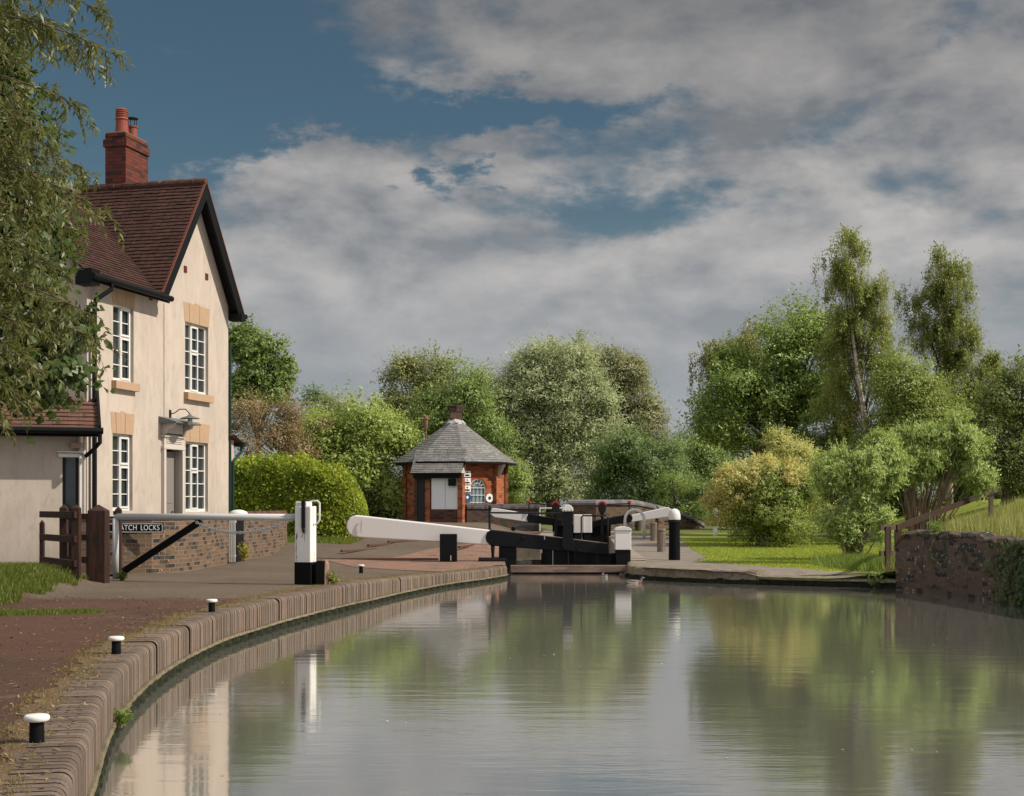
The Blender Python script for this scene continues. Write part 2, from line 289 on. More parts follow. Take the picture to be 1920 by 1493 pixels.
# ---------------------------------------------------------------- mesh helpers
class MB:
    def __init__(s): s.v = []; s.f = []; s.uv = {}
    def add(s, vs, fs):
        o = len(s.v); s.v += [Vector(v) for v in vs]; s.f += [[i+o for i in f] for f in fs]; return s
    def box(s, c, size, rot=None, taper=None):
        hx, hy, hz = size[0]/2, size[1]/2, size[2]/2; c = Vector(c); vs = []
        for z in (-hz, hz):
            k = 1 if (taper is None or z < 0) else taper
            for x, y in ((-hx, -hy), (hx, -hy), (hx, hy), (-hx, hy)):
                v = Vector((x*k, y*k, z)); vs.append((rot @ v if rot else v)+c)
        return s.add(vs, [(3, 2, 1, 0), (4, 5, 6, 7), (0, 1, 5, 4), (1, 2, 6, 5), (2, 3, 7, 6), (3, 0, 4, 7)])
    def bar(s, a, b, w, h, up=(0, 0, 1)):
        a = Vector(a); b = Vector(b); d = (b-a); L = d.length; d.normalize(); up = Vector(up)
        sd = d.cross(up).normalized(); u = sd.cross(d)
        m = Matrix((d, sd, u)).transposed()
        return s.box((a+b)/2, (L, w, h), m)
    def tube(s, pts, r, n=8, cap=True):
        pts = [Vector(p) for p in pts]; rs = r if isinstance(r, (list, tuple)) else [r]*len(pts)
        o = len(s.v); prev = None
        for i, p in enumerate(pts):
            d = (pts[min(i+1, len(pts)-1)]-pts[max(i-1, 0)]).normalized()
            if prev is None: prev = d.orthogonal().normalized()
            prev = (prev-d*prev.dot(d)); prev = prev.normalized() if prev.length > 1e-6 else d.orthogonal().normalized()
            q = d.cross(prev)
            for k in range(n):
                a = 2*math.pi*k/n; s.v.append(p+(prev*math.cos(a)+q*math.sin(a))*rs[i])
        for i in range(len(pts)-1):
            for k in range(n):
                k2 = (k+1) % n; s.f.append([o+i*n+k, o+i*n+k2, o+(i+1)*n+k2, o+(i+1)*n+k])
        if cap: s.f.append([o+k for k in reversed(range(n))]); s.f.append([o+(len(pts)-1)*n+k for k in range(n)])
        return s
    def lathe(s, prof, c=(0, 0, 0), n=16, squash=1):
        c = Vector(c); o = len(s.v)
        for (r, z) in prof:
            for k in range(n):
                a = 2*math.pi*k/n; s.v.append(c+Vector((r*math.cos(a), r*math.sin(a)*squash, z)))
        for i in range(len(prof)-1):
            for k in range(n):
                k2 = (k+1) % n; s.f.append([o+i*n+k, o+i*n+k2, o+(i+1)*n+k2, o+(i+1)*n+k])
        s.f.append([o+k for k in reversed(range(n))]); s.f.append([o+(len(prof)-1)*n+k for k in range(n)])
        return s
    def prism(s, poly, d):      # polygon (3D points) extruded by vector d
        n = len(poly); d = Vector(d); vs = [Vector(p) for p in poly]+[Vector(p)+d for p in poly]
        fs = [list(range(n))[::-1], list(range(n, 2*n))]+[[i, (i+1) % n, n+(i+1) % n, n+i] for i in range(n)]
        return s.add(vs, fs)
    def build(s, name, m, parent=None, smooth=False, bevel=0, loc=None, rotz=None, uvs=None):
        me = bpy.data.meshes.new(name); me.from_pydata([tuple(v) for v in s.v], [], s.f)
        ul = me.uv_layers.new(name='UVMap'); data = np.zeros((len(me.loops), 2), dtype=np.float32)
        for p in me.polygons:
            n = p.normal
            if abs(n.z) > .97: tt = Vector((1, 0, 0))
            else: tt = Vector((-n.y, n.x, 0)).normalized()
            b = n.cross(tt)
            for li in p.loop_indices:
                vi = me.loops[li].vertex_index
                if uvs is not None: data[li] = uvs[vi]; continue
                co = me.vertices[vi].co; data[li] = (co.dot(tt), co.dot(b))
        ul.data.foreach_set('uv', data.ravel())
        ms = m if isinstance(m, (list, tuple)) else [m]
        for q in ms: me.materials.append(q)
        if smooth: me.polygons.foreach_set('use_smooth', [True]*len(me.polygons))
        o = bpy.data.objects.new(name, me); COL.objects.link(o)
        if parent: o.parent = parent
        if loc: o.location = loc
        if rotz is not None: o.rotation_euler[2] = rotz
        if bevel:
            bm = o.modifiers.new('bevel', 'BEVEL'); bm.width = bevel; bm.segments = 2; bm.limit_method = 'ANGLE'
        return o
def tag(o, label=None, cat=None, group=None, kind=None):
    if label: o['label'] = label
    if cat: o['category'] = cat
    if group: o['group'] = group
    if kind: o['kind'] = kind
    return o
def empty(name, loc=(0, 0, 0), rz=0, label=None, cat=None, group=None):
    o = bpy.data.objects.new(name, None); COL.objects.link(o); o.location = loc; o.rotation_euler[2] = rz
    return tag(o, label, cat, group)
def copy_tree(o, parent=None):
    c = o.copy(); COL.objects.link(c); c.parent = parent
    for ch in o.children: copy_tree(ch, c)
    return c
def smooth01(x): x = max(0., min(1., x)); return x*x*(3-2*x)
def interp(pts, y):
    if y <= pts[0][0]: return pts[0][1]
    for (a, b), (c, d) in zip(pts, pts[1:]):
        if y <= c: return b+(d-b)*(y-a)/(c-a) if c > a else d
    return pts[-1][1]

# ---------------------------------------------------------------- terrain
EL = [(-30, 9), (-14, 4.5), (-6, 1.2), (-3, .45), (1.5, -.70), (3.8, -1.30), (5.94, -1.85), (7.93, -2.30), (9.6, -2.68), (11.4, -2.98), (13.5, -3.18), (16, -3.22),
      (17.85, -3.06), (18.8, -2.96), (21.9, -2.48), (25, -1.95), (27.9, -1.27), (30.2, -.48), (31.6, -.12), (32.2, -.14), (34.6, -.14)]
def cm(pts, y):   # smooth (Catmull-Rom) version of the left edge
    if y <= pts[0][0] or y >= pts[-1][0]: return interp(pts, y)
    for i in range(len(pts)-1):
        if pts[i][0] <= y <= pts[i+1][0]: break
    x0, y0 = pts[i]; x1, y1 = pts[i+1]
    m0 = (pts[i+1][1]-pts[i-1][1])/(pts[i+1][0]-pts[i-1][0]) if i > 0 else (y1-y0)/(x1-x0)
    m1 = (pts[i+2][1]-pts[i][1])/(pts[i+2][0]-pts[i][0]) if i+2 < len(pts) else (y1-y0)/(x1-x0)
    h = x1-x0; t = (y-x0)/h
    return (2*t**3-3*t*t+1)*y0+(t**3-2*t*t+t)*h*m0+(-2*t**3+3*t*t)*y1+(t**3-t*t)*h*m1
def xL(Y):
    if Y < 34.6: return cm(EL, Y)
    return .72+.043*(Y-34.3) if Y < 63 else 3.0
ER = [(-30, 14), (0, 10), (10, 9), (18, 8.5), (23.1, 8.2), (26.2, 8.05), (27.4, 7.65), (27.9, 7.0), (28.4, 6.0), (29.0, 4.97), (30.0, 3.55), (30.9, 2.85), (31.8, 2.72), (34.4, 2.80)]
def xR(Y):
    if Y < 34.4: return interp(ER, Y)
    return 2.8+.043*(Y-34.3) if Y < 63 else 3.0
def tz(x, Y):
    mid = 1.8+.043*(Y-34.3)
    if Y > 62: b = smooth01((x-0)/5)
    else: b = 1 if x > (mid if Y > 32 else 4.0-3*(Y > 31)) else 0
    if x < xL(Y)+.5 and Y < 32: b = 0
    # left bank
    zl = -.13*smooth01((Y-21)/9)*smooth01((x+7)/5)
    zl += .062*max(0, min(Y, 45)-34.4)*(smooth01((Y-34.4)/3) if Y > 34.4 else 0)
    if Y > 34.4: zl *= 1; zl = -.13+(zl+.13)*(.45+.55*smooth01((.6-x)/1.8))
    zl += .27*smooth01((-6.05-x)/.95)*smooth01((Y-17.1)/1.2)*smooth01((22.6-Y)/1.3)   # grass mound by the outbuilding
    # right bank
    zr = -.15-.09*smooth01((x-4.6)/.5)*smooth01((31-Y)/2)+.011*max(0, min(Y, 70)-42)
    xs = 7.7+.16*max(0, Y-28)
    zr += 1.45*smooth01((x-xs)/6.5)
    if Y < 29: zr = max(zr, .60*smooth01((x-max(7.75, xR(Y)+.15))/.25)*smooth01((28.4-Y)/1.0)+zr*(1-smooth01((28.4-Y)/1.0)), zr)
    return zl*(1-b)+zr*b
def sheet(name, Ys, fa, fb, n, m, dz, kind='structure', pw=1.0):
    mb = MB(); k = n+1
    for Y in Ys:
        a, b = fa(Y), fb(Y)
        for i in range(k):
            f = (i/n)**pw; x = b+(a-b)*f
            mb.v.append(Vector((x, Y, tz(x, Y)+dz)))
    for r in range(len(Ys)-1):
        for i in range(n): mb.f.append([r*k+i+1, r*k+i, (r+1)*k+i, (r+1)*k+i+1])
    o = mb.build(name, m, smooth=True); o['kind'] = kind
    return o
def fr(a, b, s):
    n = max(1, int(round((b-a)/s))); return [a+(b-a)*i/n for i in range(n+1)]
WZ = -.40
BW = .30   # depth of the brick coping on the left bank
Yfar = [66, 75, 90, 120, 170, 260, 500, 1400]
rowsL = fr(-10, 34.55, .35)+fr(34.6, 63, .6)+Yfar
sheet('ground', rowsL, lambda Y: -20-Y*1.2, lambda Y: xL(Y)-(BW-.02 if Y < 31.9 else 0), 130, M_field, -.03, pw=2.2)
rowsR = sorted(set(fr(-10, 27.8, .4)+fr(27.8, 34.4, .1)+[34.41]+fr(35, 63, .6)+Yfar))
sheet('ground', rowsR, lambda Y: 25+Y*1.2, lambda Y: xR(Y)+.02, 50, M_field, -.012, pw=2.0)
# asphalt areas
sheet('towpath', fr(-10, 18.9, .25), lambda Y: -14, lambda Y: xL(Y)-BW+.01, 60, M_path, 0)
def lroad(Y): return interp([(18.9, -14), (25.5, -12), (25.9, -7.6), (26.2, -6.2), (28, -6.0), (32, -6.0), (38, -6.1), (38.3, -5.6), (44, -4.9), (48, -4.8), (60, -4.6)], Y)
def rroad(Y): return interp([(18.9, xL(18.9)-BW+.01), (29.4, -1.3), (31.4, -1.2), (34.3, -2.2), (36, -1.6), (41, .9), (43, 1.0), (48, 1.2), (60, 1.7)], Y) if Y > 28 else xL(Y)-BW+.01
sheet('road', fr(18.9, 34, .25)+fr(34.3, 60, .5), lroad, rroad, 60, M_path, 0)
sheet('brick_paving', fr(28.6, 41, .25), lambda Y: interp([(28.6, -1.35), (30.6, -3.4), (33.6, -4.4), (35, -3.2), (37.5, -2.1), (41, .2)], Y), lambda Y: (xL(Y)-BW+.01) if Y < 32 else (xL(Y)-.02), 16, M_pave, .008)
sheet('stone_paving', fr(29.2, 34.3, .1)+fr(34.45, 60, .5), lambda Y: xR(Y)+.02,
      lambda Y: interp([(29.2, 5.0), (29.9, 7.7), (30.2, 6.6), (31.5, 5.8), (34.7, 4.5), (36, 4.75), (38, 5.2), (45, 5.6), (55, 6.4), (60, 7.2)], Y), 12, M_pave2, 0)
sheet('path', fr(28.0, 29.25, .05), lambda Y: xR(Y)+.06, lambda Y: interp([(28.0, 7.7), (29.3, 7.8)], Y), 6, M_pave2, -.002)
sheet('lawn', fr(29.7, 60, .3), lambda Y: interp([(29.7, 7.6), (30.2, 6.6), (31.5, 5.8), (34.7, 4.5), (36, 4.75), (38, 5.2), (45, 5.6), (55, 6.4), (60, 7.2)], Y),
      lambda Y: 22, 24, M_lawn, -.004, pw=.6)
sheet('grass_bank', fr(17.1, 22.4, .2), lambda Y: -9.5, lambda Y: -6.55-.07*(Y-17), 16, mat('mound_turf', f_ground, (.05, .065, .016), (.07, .085, .02), (.09, .10, .03), .6, 30, .03, .8, 1), .012)
# dry soil verge behind the coping
def verge_l(Y): return xL(Y)-BW-.10-.05*math.sin(Y*1.7)-.03*math.sin(Y*9.1)-.02*math.sin(Y*23)
sheet('soil_verge', fr(4, 31, .05), verge_l, lambda Y: xL(Y)-BW+.02, 4, M_soil, .005)
w = MB(); rows = fr(-10, 34.5, 1.0)
for Y in rows:
    w.v += [Vector((xL(Y)-.6, Y, WZ)), Vector((xR(Y)+.6 if Y < 27 or Y > 31.5 else 9.2, Y, WZ))]
for i in range(len(rows)-1): w.f.append([2*i, 2*i+1, 2*i+3, 2*i+2])
tag(w.build('water', M_water), kind='structure')
MB().add([(.5, 34.7, -2.2), (5, 34.7, -2.2), (5, 63, -2.2), (.5, 63, -2.2)], [(0, 1, 2, 3)]).build('lock_water', M_water)['kind'] = 'structure'

# ---------------------------------------------------------------- left canal wall: rounded coping bricks, ledge, piling
def edge_pts(f, a, b, step):
    out = []; Y = a; x = f(Y)
    last = Vector((f(Y), Y, 0)); out.append((last.copy()))
    while Y < b:
        Y += step*.2; p = Vector((f(Y), Y, 0))
        if (p-last).length >= step: out.append(p); last = p
    return out
cw = empty('canal_wall', (xL(8), 8, 0), 0, 'long curved canal edge wall with rounded brick coping on the left bank', 'canal wall')
off = Vector(cw.location)
pts = edge_pts(xL, 1.5, 31.75, .086)
mb = MB(); mi = []
for i in range(len(pts)-1):
    a, b = pts[i], pts[i+1]; d = (b-a).normalized(); nrm = Vector((d.y, -d.x, 0)); c = (a+b)/2; pitch = (b-a).length
    zt = tz(c.x-.4, c.y)+.004+random.gauss(0, .0006)+.002*math.sin(i*.11)
    if random.random() < .006: zt -= random.uniform(.003, .009)
    hw = pitch*.5-random.uniform(.0095, .0125); out = random.gauss(.0, .0015)
    if random.random() < .006: zt -= .018; out -= .012
    c = c+d*random.gauss(0, .0015); rr = .055; H = max(.13, min(.285, zt-WZ-.10)); bk = BW+random.gauss(0, .012)
    prof = [(-bk, 0), (-rr, 0)]+[(-rr+rr*math.sin(q), -rr+rr*math.cos(q)) for q in (R(22), R(45), R(68), R(90))]+[(0, -H*.52), (0, -H), (-bk, -H)]
    o = len(mb.v); ch_ = .0022; n = len(prof)
    for sgn, inset in ((-1, ch_), (-1, 0), (1, 0), (1, ch_)):
        w__ = hw if inset else hw-ch_
        for (u, v) in prof:
            k_ = inset; mb.v.append(c+d*w__*sgn+nrm*(u+out-(k_ if u > -rr*1.01 else 0))+Vector((0, 0, zt+v-(k_*.8 if v > -rr*1.01 else 0)))-off)
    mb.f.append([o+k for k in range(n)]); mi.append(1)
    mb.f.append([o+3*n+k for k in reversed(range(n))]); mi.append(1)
    for rg in range(3):
        for k in range(n): k2 = (k+1) % n; mb.f.append([o+rg*n+k, o+(rg+1)*n+k, o+(rg+1)*n+k2, o+rg*n+k2]); mi.append(0)
    for u_ in (-.235, -.175, -.115):
        if random.random() < (.55 if u_ < -.2 else .35):
            o = len(mb.v); r_ = random.uniform(.006, .011); uu = u_+random.gauss(0, .008)
            for q in range(6): mb.v.append(c+nrm*(uu+r_*1.3*math.cos(q*math.pi/3))+d*(r_*math.sin(q*math.pi/3))+Vector((0, 0, zt+.0012))-off)
            mb.f.append([o+q for q in range(6)]); mi.append(1)
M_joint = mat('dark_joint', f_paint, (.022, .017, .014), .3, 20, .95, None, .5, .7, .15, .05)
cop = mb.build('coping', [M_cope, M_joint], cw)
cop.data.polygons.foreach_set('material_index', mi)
# mortar bed behind the bricks
def ribbon(f, a, b, step, prof, zf, mname, m, parent, offv, smooth=False, wob=0):
    P_ = edge_pts(f, a, b, step); mb = MB(); n = len(prof)
    for i, p in enumerate(P_):
        d = (P_[min(i+1, len(P_)-1)]-P_[max(i-1, 0)]).normalized(); nr = Vector((d.y, -d.x, 0)); z0 = zf(p)
        dh = .285-max(.13, min(.285, z0-WZ-.10))
        for (u, v) in prof: mb.v.append(p+nr*(u+random.gauss(0, wob))+Vector((0, 0, z0+(v+dh if v < -.2 else v)+random.gauss(0, wob)))-offv)
    for i in range(len(P_)-1):
        for k in range(n):
            k2 = (k+1) % n; mb.f.append([i*n+k, (i+1)*n+k, (i+1)*n+k2, i*n+k2])
    mb.f.append(list(range(n))); mb.f.append([(len(P_)-1)*n+k for k in reversed(range(n))])
    return mb.build(mname, m, parent, smooth=smooth)
zc = lambda p: tz(p.x-.4, p.y)+.004
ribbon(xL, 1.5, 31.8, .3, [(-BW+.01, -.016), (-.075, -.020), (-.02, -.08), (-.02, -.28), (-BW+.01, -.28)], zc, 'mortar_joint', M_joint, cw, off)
ribbon(xL, 1.5, 31.8, .12, [(-.25, -.284), (.016, -.287), (.026, -.315), (-.25, -.33)], zc, 'ledge', M_ledge, cw, off, wob=.0022)
# corrugated sheet piling
pp = edge_pts(xL, 1.5, 31.8, .05); mb = MB()
for i, p in enumerate(pp):
    d = (pp[min(i+1, len(pp)-1)]-pp[max(i-1, 0)]).normalized(); nr = Vector((d.y, -d.x, 0))
    u = (.03, .03, .03, -.03, -.06, -.06, -.03)[i % 7]
    mb.v += [p+nr*u+Vector((0, 0, min(zc(p)-.31, 0)+.285-max(.13, min(.285, zc(p)-WZ-.10))))-off, p+nr*(u+.01)+Vector((0, 0, -.9))-off]
for i in range(len(pp)-1): mb.f.append([2*i+1, 2*i+3, 2*i+2, 2*i])
mb.build('sheet_piling', M_pile, cw)

# right bank edge
rpath = [Vector((2.80, 34.35, 0)), Vector((2.62, 32.0, 0)), Vector((2.75, 31.4, 0)), Vector((3.55, 30.25, 0)), Vector((4.97, 29.15, 0))]
def poly_ribbon(path, prof, zf, name, m, parent, offv, wob=0, step=.15):
    P_ = []
    for a, b in zip(path, path[1:]):
        n = max(1, int((b-a).length/step))
        P_ += [a+(b-a)*i/n for i in range(n)]
    P_.append(path[-1]); mb = MB(); n = len(prof); uvs = []; s = 0
    pr = [0]
    for a, b in zip(prof, prof[1:]): pr.append(pr[-1]+math.hypot(b[0]-a[0], b[1]-a[1]))
    for i, p in enumerate(P_):
        if i: s += (p-P_[i-1]).length
        d = (P_[min(i+1, len(P_)-1)]-P_[max(i-1, 0)]).normalized(); nr = Vector((d.y, -d.x, 0)); z0 = zf(p, s)
        for k, (u, v) in enumerate(prof):
            mb.v.append(p+nr*(u+random.gauss(0, wob))+Vector((0, 0, z0+v+random.gauss(0, wob)))-offv); uvs.append((s, -pr[k]))
    for i in range(len(P_)-1):
        for k in range(n-1): mb.f.append([i*n+k, (i+1)*n+k, (i+1)*n+k+1, i*n+k+1])
    mb.f.append(list(range(n))[::-1]); mb.f.append([(len(P_)-1)*n+k for k in range(n)])
    return mb.build(name, m, parent, uvs=uvs)
rw = empty('bank_wall', rpath[0], 0, 'stone edged bank wall right of the lock gate, mossy at the waterline', 'canal wall')
rp = list(reversed(rpath))
rp2 = [p for p in rpath]
# reversed direction puts the outward side on the wrong hand, so mirror: add the real face with the forward path
poly_ribbon(rpath, [(-.38, .016), (-.02, .02), (.03, .0), (.05, -.04), (.05, -.17)][::1], lambda p, s: -.145, 'coping', mat('mossy_stone', f_ground, (.30, .24, .18), (.20, .155, .12), (.10, .085, .05), 3, 25, .02, .8, .9, (.09, .10, .03)), rw, rpath[0], .008)
poly_ribbon(rpath, [(.05, -.165), (.03, -.18), (.02, -.5), (-.2, -.5)], lambda p, s: -.145, 'waterline_course', M_pile, rw, rpath[0], .012)
slab_path = [Vector((4.97, 29.13, 0)), Vector((6.0, 28.5, 0)), Vector((7.0, 28.0, 0)), Vector((7.62, 27.5, 0)), Vector((7.95, 26.6, 0))]
cs = empty('concrete_bank', slab_path[0], 0, 'low cracked concrete bank edge below the lawn at right', 'bank edge')
poly_ribbon(slab_path, [(-.55, .012), (-.02, .014), (.04, -.004), (.04, -.05), (-.06, -.07)], lambda p, s: -.232, 'slab', mat('mossy_concrete', f_ground, (.24, .21, .16), (.17, .16, .09), (.11, .12, .04), 2, 20, .01, .6, .9), cs, slab_path[0], .005)
poly_ribbon(slab_path, [(-.1, -.05), (-.05, -.07), (-.06, -.4), (-.2, -.4)], lambda p, s: -.235, 'footing', M_pile, cs, slab_path[0], .015)

# ---------------------------------------------------------------- brick walls (curved, extruded along a path)
def wall(name, path, base_z, top_z, th, m_body, m_cap, label, cat='wall', cap_r=None, cap_over=.04, wob=.0, group=None):
    """path: plan points; brick body + rounded coping"""
    root = empty(name, (path[0][0], path[0][1], 0), 0, label, cat, group); offv = Vector(root.location)
    path = [Vector((p[0], p[1], 0)) for p in path]
    tot = [0]
    for a, b in zip(path, path[1:]): tot.append(tot[-1]+(b-a).length)
    bz = lambda p, s: 0
    P_ = []; S = []
    for (a, b), s0 in zip(zip(path, path[1:]), tot):
        n = max(1, int((b-a).length/.15))
        for i in range(n): P_.append(a+(b-a)*i/n); S.append(s0+(b-a).length*i/n)
    P_.append(path[-1]); S.append(tot[-1])
    def zz(v, s): return v(s/tot[-1]) if callable(v) else v
    def sweep(nm, m, prof):
        mb = MB(); uvs = []
        for i, p in enumerate(P_):
            d = (P_[min(i+1, len(P_)-1)]-P_[max(i-1, 0)]).normalized(); nr = Vector((d.y, -d.x, 0))
            pf = prof(S[i]); l = 0; q0 = None
            for (u, v) in pf:
                if q0: l += math.hypot(u-q0[0], v-q0[1])
                q0 = (u, v)
                mb.v.append(p+nr*(u+random.gauss(0, wob))+Vector((0, 0, v+random.gauss(0, wob)))-offv); uvs.append((S[i], v if nm == 'brickwork' else l))
        n = len(pf)
        for i in range(len(P_)-1):
            for k in range(n):
                k2 = (k+1) % n; mb.f.append([i*n+k, (i+1)*n+k, (i+1)*n+k2, i*n+k2])
        mb.f.append(list(range(n))); mb.f.append([(len(P_)-1)*n+k for k in reversed(range(n))])
        # end caps use their own uv from width, keep simple
        mb.build(nm, m, root, uvs=uvs)
    sweep('brickwork', m_body, lambda s: [(-th/2, zz(base_z, s)), (-th/2, zz(top_z, s)), (th/2, zz(top_z, s)), (th/2, zz(base_z, s))])
    if cap_r:
        w2 = th/2+cap_over
        sweep('coping', m_cap, lambda s: [(-w2, zz(top_z, s)+.002), (-w2, zz(top_z, s)+cap_r*.35), (-w2*.75, zz(top_z, s)+cap_r*.78), (-w2*.3, zz(top_z, s)+cap_r), (w2*.3, zz(top_z, s)+cap_r), (w2*.75, zz(top_z, s)+cap_r*.78), (w2, zz(top_z, s)+cap_r*.35), (w2, zz(top_z, s)+.002)])
    return root
gw = wall('garden_wall', [(-7.75, 25.7), (-7.0, 25.7), (-6.5, 25.82), (-6.2, 26.2), (-6.08, 27), (-6.05, 28.2), (-6.06, 30.2)], -.1, .93, .25, M_gwall, M_bstone,
     'low brick garden wall curving in front of the cream house, sign on its left end', cap_r=.05, cap_over=.01)
wall('garden_wall', [(-6.08, 31.75), (-6.05, 33.4), (-5.98, 35.2), (-6.0, 37.6)], -.1, .97, .25, M_gwall, M_hutbase,
     'short brick garden wall between white picket gate and green hedge', cap_r=.10, cap_over=.02)
wall('bridge_parapet', [(-10.5, 63), (-7, 62), (-3.9, 60)], 0, .86, .4, M_dwall, M_bstone, 'dark low parapet wall left of the octagonal hut', cap_r=.16)
wall('bridge_parapet', [(-1.85, 57.2), (-.6, 57.6), (.2, 57.9), (1.14, 58)], 0, 1.06, .42, M_dwall, M_bstone, 'dark brick parapet with rounded coping right of the octagonal hut', cap_r=.2)
wall('bridge_parapet', [(2.55, 64.0), (3.7, 63.5), (5.2, 64), (7.6, 66), (8.9, 68)], -.2, lambda f: 1.22 if f < .35 else 1.22-1.05*((f-.35)/.65)**1.25, .42, M_gwall, mat('pale_coping_brick', f_brick, (.22, .20, .21), (.17, .155, .165), (.10, .09, .085), .3, .5, .012, (.09, .085, .09), .5),
     'long pale coped parapet wall curving down behind the far lock gates', cap_r=.24, cap_over=.05)
# right bank wall
rb = wall('bank_wall', [(7.48, 27.45), (7.72, 26.9), (7.92, 26.0), (8.1, 24.6), (8.25, 23.1), (8.45, 20.5), (8.9, 16)], -.8,
     lambda f: .58+.06*smooth01((.28-f)/.03)-.22*max(0, (.035-f)/.035)**2-.0*f, .42, M_rwall, M_rwall,
     'dark mossy brick retaining wall with white lichen at the right water edge', 'wall', cap_r=.10, cap_over=.015, wob=.012)

# ---------------------------------------------------------------- the house
house = empty('house', (-7.97, 27, 0), math.atan2(.9701, .2425), 'tall cream rendered house with steep red tiled gable and brick chimney', 'house')
HL = 6.11; AC = 4.38; APZ = 8.10; TAN = 1.36; EZ = 5.62; DEP = 5.2
def fa(px, py, n=0.0):     # pixel on the facade plane -> (a, z), n = outward offset
    r = (px-960)/F
    X0 = -7.97+.9701*n; Y0 = 27-.2425*n
    a = (Y0*r-X0)/(.2425-.9701*r); Y = Y0+.9701*a
    return a, EYE+(HZ-py)/F*Y
wins = []
for (l, r_, tl, bl, cols) in ((212, 250.5, 568, 713, 2), (347, 390.5, 603, 735, 3), (211, 248.5, 812.6, 958, 2), (348, 390, 828, 960, 3)):
    a0, z1 = fa(l, tl); a1, _ = fa(r_, tl); _, z0 = fa(l, bl); wins.append((a0, a1, z0, z1, cols))
da0, dz1 = fa(305.5, 842); da1, _ = fa(337, 842)
door = (da0, da1, -.05, dz1)
openings = [(w_[0], w_[1], w_[2], w_[3]) for w_ in wins]+[door]
def grid_wall(mb, x0, x1, z0, z1, ops, rev=.16, ins=None):
    xs = sorted({x0, x1}|{o[0] for o in ops}|{o[1] for o in ops}); zs = sorted({z0, z1}|{o[2] for o in ops}|{o[3] for o in ops})
    xs = [x for x in xs if x0 <= x <= x1]; zs = [z for z in zs if z0 <= z <= z1]
    for xa, xb in zip(xs, xs[1:]):
        for za, zb in zip(zs, zs[1:]):
            cx, cz = (xa+xb)/2, (za+zb)/2
            if any(o[0] < cx < o[1] and o[2] < cz < o[3] for o in ops): continue
            mb.add([(xa, 0, za), (xb, 0, za), (xb, 0, zb), (xa, 0, zb)], [(0, 1, 2, 3)])
    for (a, b, c, d) in ops:
        mb.add([(a, 0, c), (a, rev, c), (a, rev, d), (a, 0, d)], [(0, 1, 2, 3)]); mb.add([(b, 0, c), (b, rev, c), (b, rev, d), (b, 0, d)], [(3, 2, 1, 0)])
        mb.add([(a, 0, d), (a, rev, d), (b, rev, d), (b, 0, d)], [(0, 1, 2, 3)]); mb.add([(a, 0, c), (a, rev, c), (b, rev, c), (b, 0, c)], [(3, 2, 1, 0)])
mb = MB(); grid_wall(mb, 0, HL, -.1, 5.55, openings)
# gable field
gl = AC-(APZ-5.55)/TAN
mb.add([(max(gl, 0), 0, 5.55), (HL, 0, 5.55), (HL, 0, APZ-(HL-AC)*TAN), (AC, 0, APZ)], [(0, 1, 2, 3)])
mb.add([(0, DEP, -.1), (0, 0, -.1), (0, 0, 5.55), (0, DEP/2, 8.0), (0, DEP, 5.55)], [(0, 1, 2, 3, 4)])
mb.add([(HL, 0, -.1), (HL, DEP, -.1), (HL, DEP, 5.75), (HL, 0, 5.75)], [(0, 1, 2, 3)])
mb.add([(HL, DEP, -.1), (0, DEP, -.1), (0, DEP, 5.6), (HL, DEP, 5.6)], [(0, 1, 2, 3)])
hwall = mb.build('wall', M_wall, house)
# thin movement joint and vents
MB().box((3.02, -.004, 2.7), (.012, .012, 5.4)).build('render_joint', M_doorg, house)
for (px, py) in ((347, 505), (387, 519), (282, 557)):
    a, z = fa(px, py); v = MB(); v.box((a, -.006, z), (.13, .02, .14))
    for k in range(3): v.box((a, -.02, z-.045+.045*k), (.11, .012, .012))
    v.build('air_brick', mat('vent_red', f_paint, (.14, .03, .02), .2, 8, .8), house)
def make_window(x0, x1, z0, z1, cols, rows=5):
    fr_ = MB(); y = .10; w_ = x1-x0; fw = .045
    fr_.box(((x0+x1)/2, y, z1-fw/2), (w_, .06, fw)); fr_.box(((x0+x1)/2, y, z0+fw/2+.01), (w_, .07, fw+.02))
    for xx in (x0+fw/2, x1-fw/2): fr_.box((xx, y, (z0+z1)/2), (fw, .06, z1-z0-2*fw))
    o = fr_.build('window', M_white, house, bevel=.004)
    sash = MB(); cw_ = (w_-2*fw)/cols
    # vertical members
    for i in range(1, cols): sash.box((x0+fw+cw_*i, y-.01, (z0+z1)/2), (.045, .05, z1-z0-2*fw-.01))
    rh = (z1-z0-2*fw)/rows
    for j in range(1, rows): sash.box(((x0+x1)/2, y-.004, z0+fw+rh*j), (w_-2*fw, .035, .020))
    sash.build('glazing_bars', M_white, o, bevel=.003)
    # opening casement with thicker rails
    ci = cols-1 if cols == 2 else 1; xa = x0+fw+cw_*ci; zb = z0+fw+rh*3; cs_ = MB()
    for (za, zc_) in ((z0+fw, zb-.012), (zb+.012, z1-fw)):
        for xx in (xa+.022, xa+cw_-.022): cs_.box((xx, y-.03, (za+zc_)/2), (.04, .035, zc_-za))
        for zq in (za+.022, zc_-.022): cs_.box((xa+cw_/2, y-.032, zq), (cw_-.084, .035, .042))
    cs_.build('casement', M_white, o, bevel=.003)
    g = MB()
    for i in range(cols):
        for j in range(rows):
            xx = x0+fw+cw_*(i+.5); zq = z0+fw+rh*(j+.5)
            rot = Matrix.Rotation(random.gauss(0, .012), 3, 'Z')@Matrix.Rotation(random.gauss(0, .012), 3, 'X')
            g.box((xx, y+.012, zq), (cw_, .006, rh), rot)
    g.build('pane', M_glass, o)
    MB().box(((x0+x1)/2, y+.04, z1-.12), (w_-.04, .01, .2)).build('blind', M_cream, o)
